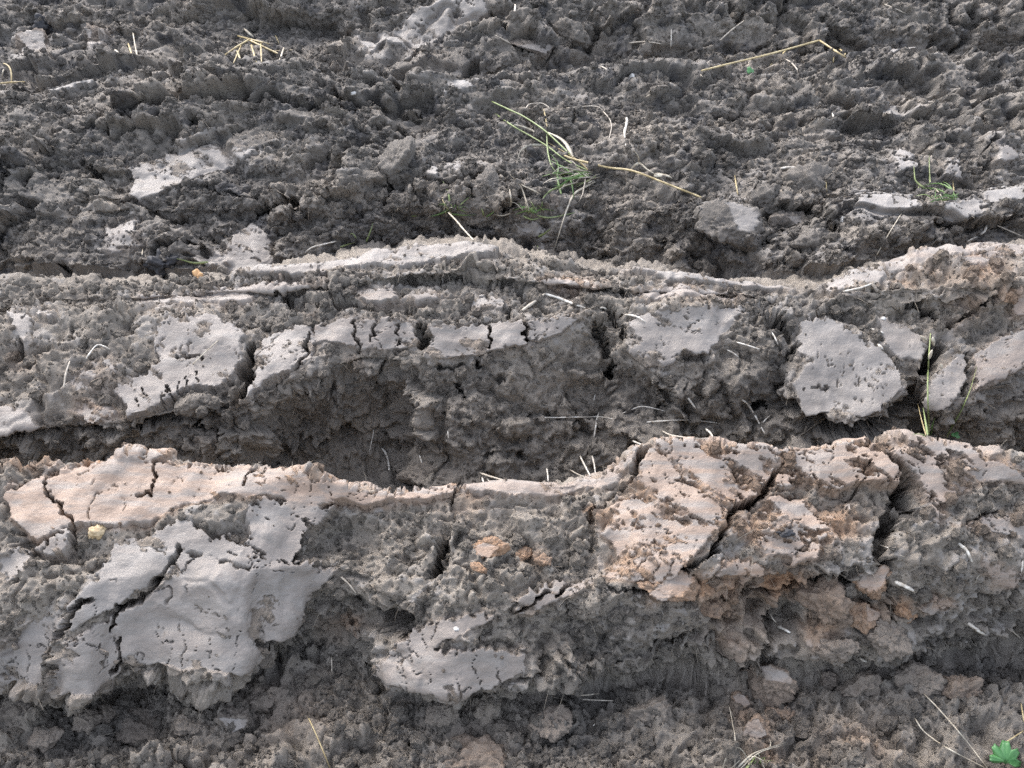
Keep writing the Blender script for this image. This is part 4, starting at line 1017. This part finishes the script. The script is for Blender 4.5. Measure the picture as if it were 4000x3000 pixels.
STRAWS = [
 ([(665,1548),(686,1594),(714,1662)],5,M_STRAW,"golden straw at the bottom edge left of centre",True),
 ([(1947,462),(1920,505),(1893,552)],4,M_PALE,"thin pale stalk leaning over the right crest",True),
 ([(1587,380),(1590,398),(1594,420)],6,M_STRAW,"short upright straw left of the wide clod",True),
 ([(1760,369),(1757,385),(1753,403)],8,M_STRAW,"short thick straw stuck beside the wide clod",True),
 ([(1784,388),(1786,417)],5,M_STRAW,"short upright straw by the grass tuft at the right",True),
 ([(416,787),(442,762),(472,735)],4,M_PALE,"thin pale straw lying on the smeared slab left of the gap",False),
 ([(308,539),(307,552)],4,M_PALE,"tiny pale straw at the foot of the dark furrow at left",True),
 ([(231,145),(262,132),(295,119)],6,M_PALE,"white straw pointing up right at the top left",True),
 ([(248,108),(260,120),(278,137)],12,M_PALE,"wide flat straw crossing behind the white straw at the top left",True),
 ([(287,70),(293,104),(301,142)],5,M_PALE,"tall thin upright straw at the top left",True),
 ([(277,94),(285,119)],7,M_STRAW,"short thick straw left of the tall upright straw",True),
 ([(0,180),(26,178),(54,177)],7,M_STRAW,"yellow straw lying level at the left edge",False),
 ([(8,137),(18,142),(24,155),(25,177)],6,M_STRAW,"bent dry straw standing at the left edge",True),
 ([(8,150),(4,166)],6,M_PALE,"short pale straw left of the bent straw at the edge",True),
 ([(483,121),(510,102),(540,84)],7,M_STRAW,"straw slanting up right at the left of the straw heap",True),
 ([(511,77),(545,86),(581,95)],7,M_STRAW,"straw lying across the top of the straw heap",True),
 ([(539,87),(575,104),(609,120)],7,M_STRAW,"long straw slanting down right over the straw heap",True),
 ([(542,94),(547,112),(554,134)],7,M_STRAW,"upright straw in the middle of the straw heap",True),
 ([(563,91),(565,134)],6,M_STRAW,"straight upright straw right of the heap's middle",True),
 ([(595,77),(602,95)],7,M_STRAW,"short straw sticking up at the right top of the heap",True),
 ([(613,104),(602,137)],7,M_PALE,"pale straw leaning at the right end of the heap",True),
 ([(521,98),(504,137)],5,M_STRAW,"thin straw leaning left under the heap",True),
 ([(528,63),(537,71),(548,81)],9,M_PALE,"flat pale straw leaf above the heap",True),
 ([(512,110),(521,133)],7,M_STRAW,"short thick straw at the foot of the heap",True),
 ([(631,108),(580,110)],3,M_STRAW,"very thin straw at the right back of the heap",True),
 ([(967,458),(985,476),(1000,494),(1023,519)],6,M_PALE,"pale straw lying behind the crest plate",True),
 ([(1995,1498),(2030,1534),(2082,1594),(2135,1662)],5,M_PALE,"long pale stalk, straighter of two at the bottom right",True),
 ([(1977,1552),(1998,1582),(2050,1618),(2130,1660)],5,M_PALE,"long pale stalk, curved one of two at the bottom right",True),
 ([(1575,1524),(1582,1560),(1588,1600),(1587,1662)],4,M_PALE,"thin upright stalk rising from the dry grass clump at the bottom",True),
 ([(2206,1520),(2212,1560)],5,M_STRAW,"short straw at the right edge near the bottom",True),
 ([(2160,1612),(2212,1578)],5,M_STRAW,"straw leaning behind the green lobed leaf",True),
]
for i, (pts, w, m_, lab, hg) in enumerate(STRAWS):
    stem("straw", pts, w * .56, m_, lab, "straw", G_STRAW, lift=.007, hang=hg, taper=.1, wob=.03, nodes=1, seed=200 + i)
t = holder("bent_straw", 1770, 95, "long golden straw with a sharp bend propped over the far furrow", "straw")
stem("stalk", [(1515,153),(1574,138),(1662,117),(1770,87)], 4.2, M_STRAW, parent=t, lift=.03, hang=True, taper=0)
stem("stalk", [(1770,87),(1800,107),(1828,125)], 4.2, M_STRAW, parent=t, lift=.03, hang=True)
for pts in ([(1700,106),(1680,128),(1662,142)], [(1806,108),(1801,124),(1800,135)], [(1812,105),(1826,116),(1822,122)]):
    stem("side_stalk", pts, 3.5, M_STRAW, parent=t, lift=.006, hang=True)

t = holder("grass_plant", 1230, 380, "uprooted grass plant with long dry stalks and green blades lying on the dark furrow", "grass plant")
stem("stalk", [(1219,336),(1240,344),(1265,350),(1314,362),(1366,369),(1438,396),(1516,427)], 4.6, M_STRAW, parent=t, lift=.012, hang=True, taper=.1)
stem("stalk", [(1062,219),(1098,236),(1132,252),(1174,280),(1205,308),(1232,334)], 3.2, M_GREEN2, parent=t, lift=.02, hang=True, taper=-.1)
stem("stalk", [(1069,245),(1090,260),(1114,276),(1150,296),(1184,317),(1223,346),(1268,367)], 3.2, M_GREEN2, parent=t, lift=.02, hang=True)
for k, (pts, w, m_) in enumerate([
  ([(1177,306),(1155,285),(1128,273),(1107,271),(1094,288)],6,M_PALE), ([(1177,315),(1146,314),(1125,326),(1118,347)],8,M_PALE), ([(1237,338),(1223,311),(1205,296),(1177,283)],10,M_PALE),
  ([(1174,235),(1181,270),(1186,310)],4,M_STRAW), ([(1270,366),(1238,340),(1178,305)],5,M_STRAW),
  ([(1412,378),(1440,379),(1452,385)],13,M_PALE), ([(1363,366),(1380,352),(1398,366),(1424,381)],6,M_PALE), ([(1380,350),(1378,336),(1366,322)],4,M_PALE),
  ([(1212,418),(1204,385),(1205,353),(1186,330)],7,M_GREEN), ([(1279,376),(1240,376),(1219,374),(1177,371)],6,M_GREEN), ([(1240,398),(1202,406),(1176,424),(1167,460)],6,M_GREEN2),
  ([(1270,380),(1230,385),(1190,386),(1180,392)],8,M_GREEN), ([(1265,372),(1225,390),(1200,410)],6,M_GREEN), ([(1250,370),(1205,378),(1182,378)],6,M_GREEN2), ([(1240,376),(1215,400),(1195,400)],6,M_GREEN),
  ([(1230,378),(1236,400),(1240,430)],6,M_GREEN), ([(1181,290),(1184,332),(1195,364),(1225,392)],4,M_GREEN2), ([(1280,372),(1240,366),(1210,362),(1190,378)],5,M_PALE),
  ([(1286,392),(1262,405),(1240,420),(1223,457),(1198,537)],6,M_PALE), ([(1168,420),(1150,410),(1125,398),(1100,376)],4,M_PALE), ([(1101,448),(1104,440),(1102,415),(1098,392)],6,M_PALE),
  ([(1144,460),(1135,430),(1125,402),(1112,390)],5,M_PALE), ([(1265,384),(1258,420),(1250,436)],4,M_ROOTD)]):
    blade("blade", pts, w, m_, parent=t, lift=.010, hang=True, seed=k)
for k in range(34):
    bx, by = 1250 + rng.normal() * 22, 378 + rng.normal() * 9
    an = rng.uniform(2.2, 4.2); L_ = rng.uniform(25, 70)
    ex, ey = bx + L_ * math.cos(an), by - L_ * .75 * math.sin(an) * (1 if rng.random() < .8 else -1) * .8
    blade("blade", [(bx, by), ((bx + ex) / 2 + rng.normal() * 5, (by + ey) / 2 - rng.uniform(0, 10)), (ex, ey)], rng.uniform(2.2, 4.2), [M_GREEN, M_GREEN2, M_PALE, M_ROOTD][int(rng.integers(0, 4))], parent=t, lift=.012, hang=True, seed=500 + k)
def tuft(px, py, lab, blades_, name="grass_tuft", cat="grass tuft"):
    t_ = holder(name, px, py, lab, cat)
    for k, (pts, w, m_) in enumerate(blades_): blade("blade", pts, w * .9, m_, parent=t_, lift=.006, hang=True, seed=k * 7 + int(px))
    (cx_, cy_) = blades_[0][0][0]
    if len(blades_) > 4 and name == "grass_tuft":
        for k in range(12):
            bx, by = px + rng.normal() * 16, py + rng.normal() * 4
            an = rng.uniform(.1, 3.0); L_ = rng.uniform(14, 42)
            blade("blade", [(bx, by), (bx + L_ * .5 * math.cos(an) + rng.normal() * 3, by - L_ * .35 * math.sin(an) - 5), (bx + L_ * math.cos(an), by - L_ * .5 * math.sin(an))], rng.uniform(2, 3.6), [M_GREEN, M_GREEN2, M_PALE][int(rng.integers(0, 3))], parent=t_, lift=.008, hang=True, seed=700 + k)
    return t_
tuft(975, 455, "small green grass tuft below the round dark clod, left of the big grass plant", [([(972,458),(970,425),(963,405),(956,390)],7,M_GREEN2), ([(972,460),(990,446),(1018,422)],6,M_GREEN2), ([(975,450),(950,462),(928,468)],7,M_GREEN),
  ([(974,458),(990,452),(1008,460)],7,M_GREEN), ([(975,462),(1000,465),(1030,464)],5,M_GREEN), ([(968,452),(958,436),(955,424)],5,M_STRAW), ([(900,467),(880,467)],4,M_GREEN2)])
tuft(1140, 455, "low green blades at the foot of the big grass plant", [([(1160,460),(1135,447),(1108,455)],8,M_GREEN), ([(1158,462),(1140,455),(1112,464)],7,M_GREEN), ([(1150,462),(1170,452),(1200,456)],6,M_GREEN), ([(1130,466),(1150,474),(1170,468)],6,M_GREEN2),
  ([(1160,465),(1190,470),(1255,456)],5,M_GREEN2), ([(1045,466),(1042,455),(1040,450)],6,M_GREEN2), ([(1050,468),(1064,460),(1066,455)],5,M_GREEN), ([(1105,460),(1085,466),(1065,462)],4,M_PALE)])
tuft(2030, 425, "green grass tuft on the light capped furrow at the right", [([(2000,408),(1985,398),(1977,388),(1975,372),(1974,356)],6,M_GREEN2), ([(2010,410),(2008,378),(2007,334)],5,M_GREEN2), ([(2060,428),(2030,410),(1998,406),(1976,412)],6,M_GREEN),
  ([(2066,428),(2050,400),(2036,392)],6,M_GREEN), ([(2060,430),(2040,420),(2005,432)],6,M_GREEN), ([(2064,432),(2058,414),(2030,396),(1990,402)],6,M_GREEN), ([(2070,426),(2040,424),(2012,438)],5,M_GREEN),
  ([(2050,430),(2030,432),(2008,418)],5,M_GREEN2), ([(2080,424),(2050,416),(2020,422)],5,M_PALE), ([(1985,418),(1984,402)],8,M_GREEN2), ([(2061,418),(2058,388)],5,M_STRAW), ([(2010,436),(2040,430),(2075,432)],5,M_GREEN)])
t_ = tuft(2010, 935, "wild oat seedling with a tall stalk of seeds behind the front furrow at right", [([(2004,940),(2000,915),(1994,880)],7,M_GREEN2), ([(2000,940),(1990,905),(1982,870)],4,M_STRAW), ([(2010,940),(2014,920),(2020,902)],7,M_GREEN), ([(2002,944),(1990,938),(1970,938)],4,M_GREEN2)], "oat_plant", "oat plant")
stem("stalk", [(2007,940),(2004,840),(2006,780),(2010,720)], 3.5, M_GREEN2, parent=t_, lift=.012, hang=True)
def pod(px, py, L, W, ang, mat, parent=None, name="seed", label=None, cat=None, group=None, lift=.012):
    dd = depth_at(px, py) ; mp = dd / F_PX
    c_ = at(px, py, lift); n = 9; tt_ = np.linspace(-1, 1, n)
    dr = np.array([math.cos(ang), 0, math.sin(ang)]) * L * mp * .5
    C = c_ + tt_[:, None] * dr
    o_ = c_ if parent is None else np.array(parent.location)
    v_, f_ = tube_geo(C - o_, W * mp * .5 * np.maximum(.06, (1 - tt_ ** 2) ** .7), 8)
    o = mesh_obj(name, v_, f_, mat, parent=parent)
    if parent is None: o.location = o_
    return tag(o, label, cat, group)
for px, py, L, W, a_ in ((2016,738,26,8,1.9),(2010,766,26,7,1.5),(1995,730,22,7,2.6),(2034,792,18,5,2.0)): pod(px, py, L, W, a_, M_PALE, t_)
tuft(2060, 930, "single slender green blade right of the oat seedling", [([(2044,946),(2060,915),(2075,889),(2096,840),(2111,788)],6.5,M_GREEN2)], "grass_sprig", "grass blade")
tuft(1640, 1650, "dry grass clump at the bottom edge right of centre", [([(1586,1665),(1610,1642),(1634,1625),(1698,1604)],6,M_PALE), ([(1606,1668),(1626,1642),(1636,1628)],8,M_GREEN2), ([(1560,1668),(1568,1640),(1582,1618),(1600,1618),(1622,1650),(1640,1668)],6,M_PALE),
  ([(1600,1660),(1640,1626),(1690,1610)],4,M_PALE), ([(1660,1620),(1665,1606),(1662,1596)],4,M_PALE), ([(1575,1665),(1600,1640),(1608,1630)],4,M_PALE), ([(1655,1668),(1640,1640),(1620,1632)],4,M_PALE)])
tuft(778, 522, "thin green blades lying behind the crest plate at left", [([(735,534),(752,528),(771,523)],5,M_GREEN2), ([(790,525),(800,500),(806,480)],5,M_GREEN2), ([(770,515),(762,505),(755,506)],4,M_GREEN2)])
tuft(1178, 505, "small yellow green leaf blade on the furrow foot in the centre", [([(1163,512),(1175,505),(1190,494)],9,M_GREEN2)], "grass_sprig", "grass blade")
tuft(1162, 535, "short pale green leaf piece standing behind the crest plate", [([(1160,545),(1162,530)],9,M_GREEN2)], "grass_sprig", "grass blade")
tuft(410, 565, "bluish green leaf strip by the black humus at left", [([(450,566),(420,568),(395,562),(371,556)],7,M_GREEN2)], "grass_sprig", "grass blade")

# leaves
def lobed_leaf(name, px, py, size, tilt, lab, mat, lobes=5, cat="leaf"):
    mp = depth_at(px, py) / F_PX * size
    pts = []
    n = 90
    for i in range(n):
        a_ = math.pi * (-.62 + 1.24 * i / (n - 1)); ph = (i / (n - 1)) * lobes
        r_ = (.55 + .45 * abs(math.sin(math.pi * ph)) ** .6) * (1 - .10 * abs(math.sin(math.pi * ph * 3))) * (1 - .25 * abs(a_) / 2)
        pts.append((r_ * math.sin(a_), r_ * math.cos(a_)))
    vs_, fs_ = [(0, -.12, 0)], []
    rings = 5
    for k in range(1, rings + 1):
        for x, y in pts:
            rr = k / rings
            vs_.append((x * rr, y * rr, .10 * rr * rr * math.sin(5 * x) + .10 * abs(x) * rr - .12 * rr * rr))
    m_ = len(pts)
    for i in range(m_ - 1): fs_.append((0, 1 + i, 2 + i))
    for k in range(rings - 1):
        for i in range(m_ - 1):
            a_ = 1 + k * m_ + i; fs_.append((a_, a_ + m_, a_ + m_ + 1, a_ + 1))
    o = mesh_obj(name, np.array(vs_) * mp, fs_, mat)
    so = o.modifiers.new("body", 'SOLIDIFY'); so.thickness = .0006
    o.location = at(px, py, .02); o.rotation_euler = tilt
    return tag(o, lab, cat)
b_ = lobed_leaf("buttercup_leaf", 2172, 1645, 46, (math.radians(38), math.radians(8), math.radians(-8)), "bright green lobed buttercup leaf in the bottom right corner", M_LEAF)
l_ = lobed_leaf("green_leaf", 1622, 156, 14, (math.radians(50), 0, .6), "tiny bright green leaf under the long bent straw", M_LEAF, 3)
l_ = lobed_leaf("green_leaf", 2063, 943, 12, (math.radians(50), 0, -.8), "tiny green leaf at the foot of the slender blade at right", M_LEAF, 3)
l_ = lobed_leaf("dead_leaf", 425, 598, 20, (math.radians(60), .3, -.6), "tan dead leaf piece lying at the left end of the crest plate", M_DEAD, 2)

# pebbles and dark humus lumps
def lump(name, px, py, rx, ry, mat, lab, cat, seed, rag=.25, grp=None):
    import bmesh
    bm = bmesh.new(); bmesh.ops.create_icosphere(bm, subdivisions=4, radius=1.0)
    v_ = np.array([q.co[:] for q in bm.verts], np.float32); f_ = np.array([[q.index for q in f.verts] for f in bm.faces], np.int32); bm.free()
    mp = depth_at(px, py) / F_PX
    k_ = 1 + rag * 1.6 * fbm(v_ + seed * 3.1, .9, 4, 51, .62)
    q = v_ * k_[:, None] * np.array([rx, .5 * (rx + ry), ry]) * mp
    o = mesh_obj(name, q, f_, mat); o.location = at(px, py, -.15 * rx * mp)
    return tag(o, lab, cat, grp)
lump("pebble", 210, 1148, 19, 16, M_PEB, "yellow ochre pebble on the crumbs of the front slab at left", "pebble", 1, .3)
lump("pebble", 637, 156, 9, 7, M_WPEB, "small whitish pebble on the crest of the dark furrow at left", "pebble", 2)
lump("pebble", 343, 182, 5, 5, M_WPEB, "tiny white pebble on the dark furrow below the upright straw", "pebble", 3)
lump("pebble", 763, 201, 6, 4, M_WPEB, "tiny whitish pebble below the speckled far slab", "pebble", 4)
lump("pebble", 1366, 165, 6, 6, M_WPEB, "tiny pale pebble on the slope below the level pale root", "pebble", 5)
lump("pebble", 1822, 475, 6, 8, M_WPEB, "small white stone on the front of the light capped furrow", "pebble", 6)
lump("pebble", 1908, 688, 6, 4, M_WPEB, "tiny white stone left of the large rounded clay plate's shoulder", "pebble", 7)
lump("pebble", 986, 1358, 6, 4, M_WPEB, "pale tiny stone on the rounded smooth lip", "pebble", 8)
lump("humus_lump", 98, 58, 24, 22, M_BLACK, "black ragged humus lump at the top left", "humus", 11, .6)
lump("humus_lump", 350, 568, 26, 20, M_BLACK, "black rotted plant lump by the bluish green leaf strip", "humus", 12, .6)
lump("humus_lump", 1698, 1150, 16, 7, M_BLACK, "small dark shard lying on the ochre slab", "humus", 13, .4)
lump("humus_lump", 1788, 1455, 7, 6, M_BLACK, "dark speck on the spotted round clod", "humus", 14, .4)

# ------------------------------------------------------------------ fine root hairs bristling from the broken soil (nobody could count them)
hv, hf = [], []
cand = np.nonzero(vis & ~hid & (rough_w > .6) & np.isin(SID, (0, 1, 2, 3)))[0]
for k, i in enumerate(rng.choice(cand, 3600, replace=False)):
    p = V[i].astype(float); n_ = N0[i] + rng.normal(size=3) * .9; n_ /= np.linalg.norm(n_)
    L = rng.uniform(.006, .020) * (.7 + .3 * DEP[i]); rr = rng.uniform(.00012, .00026) * DEP[i]
    side = np.cross(n_, rng.normal(size=3)); side /= np.linalg.norm(side) + 1e-9
    g_ = np.array([0, 0, -1.]) * rng.uniform(.0, .8) + rng.normal(size=3) * .35
    prev = len(hv); s2 = np.cross(n_, side)
    for j in range(5):
        t_ = j / 4; c_ = p + n_ * L * t_ + g_ * L * t_ * t_ * .8; r2 = rr * (1 - .6 * t_)
        for an in (0, 2.094, 4.189): hv.append(c_ + (side * math.cos(an) + s2 * math.sin(an)) * r2)
    for j in range(4):
        for q in range(3):
            hf.append((prev + j * 3 + q, prev + j * 3 + (q + 1) % 3, prev + j * 3 + 3 + (q + 1) % 3, prev + j * 3 + 3 + q))
M_HAIR = plant_mat("root_hair", (.22, .18, .14), (.42, .37, .30), .7, 40)
o = mesh_obj("root_hairs", hv, np.array(hf, np.int32), M_HAIR); tag(o, kind='stuff')
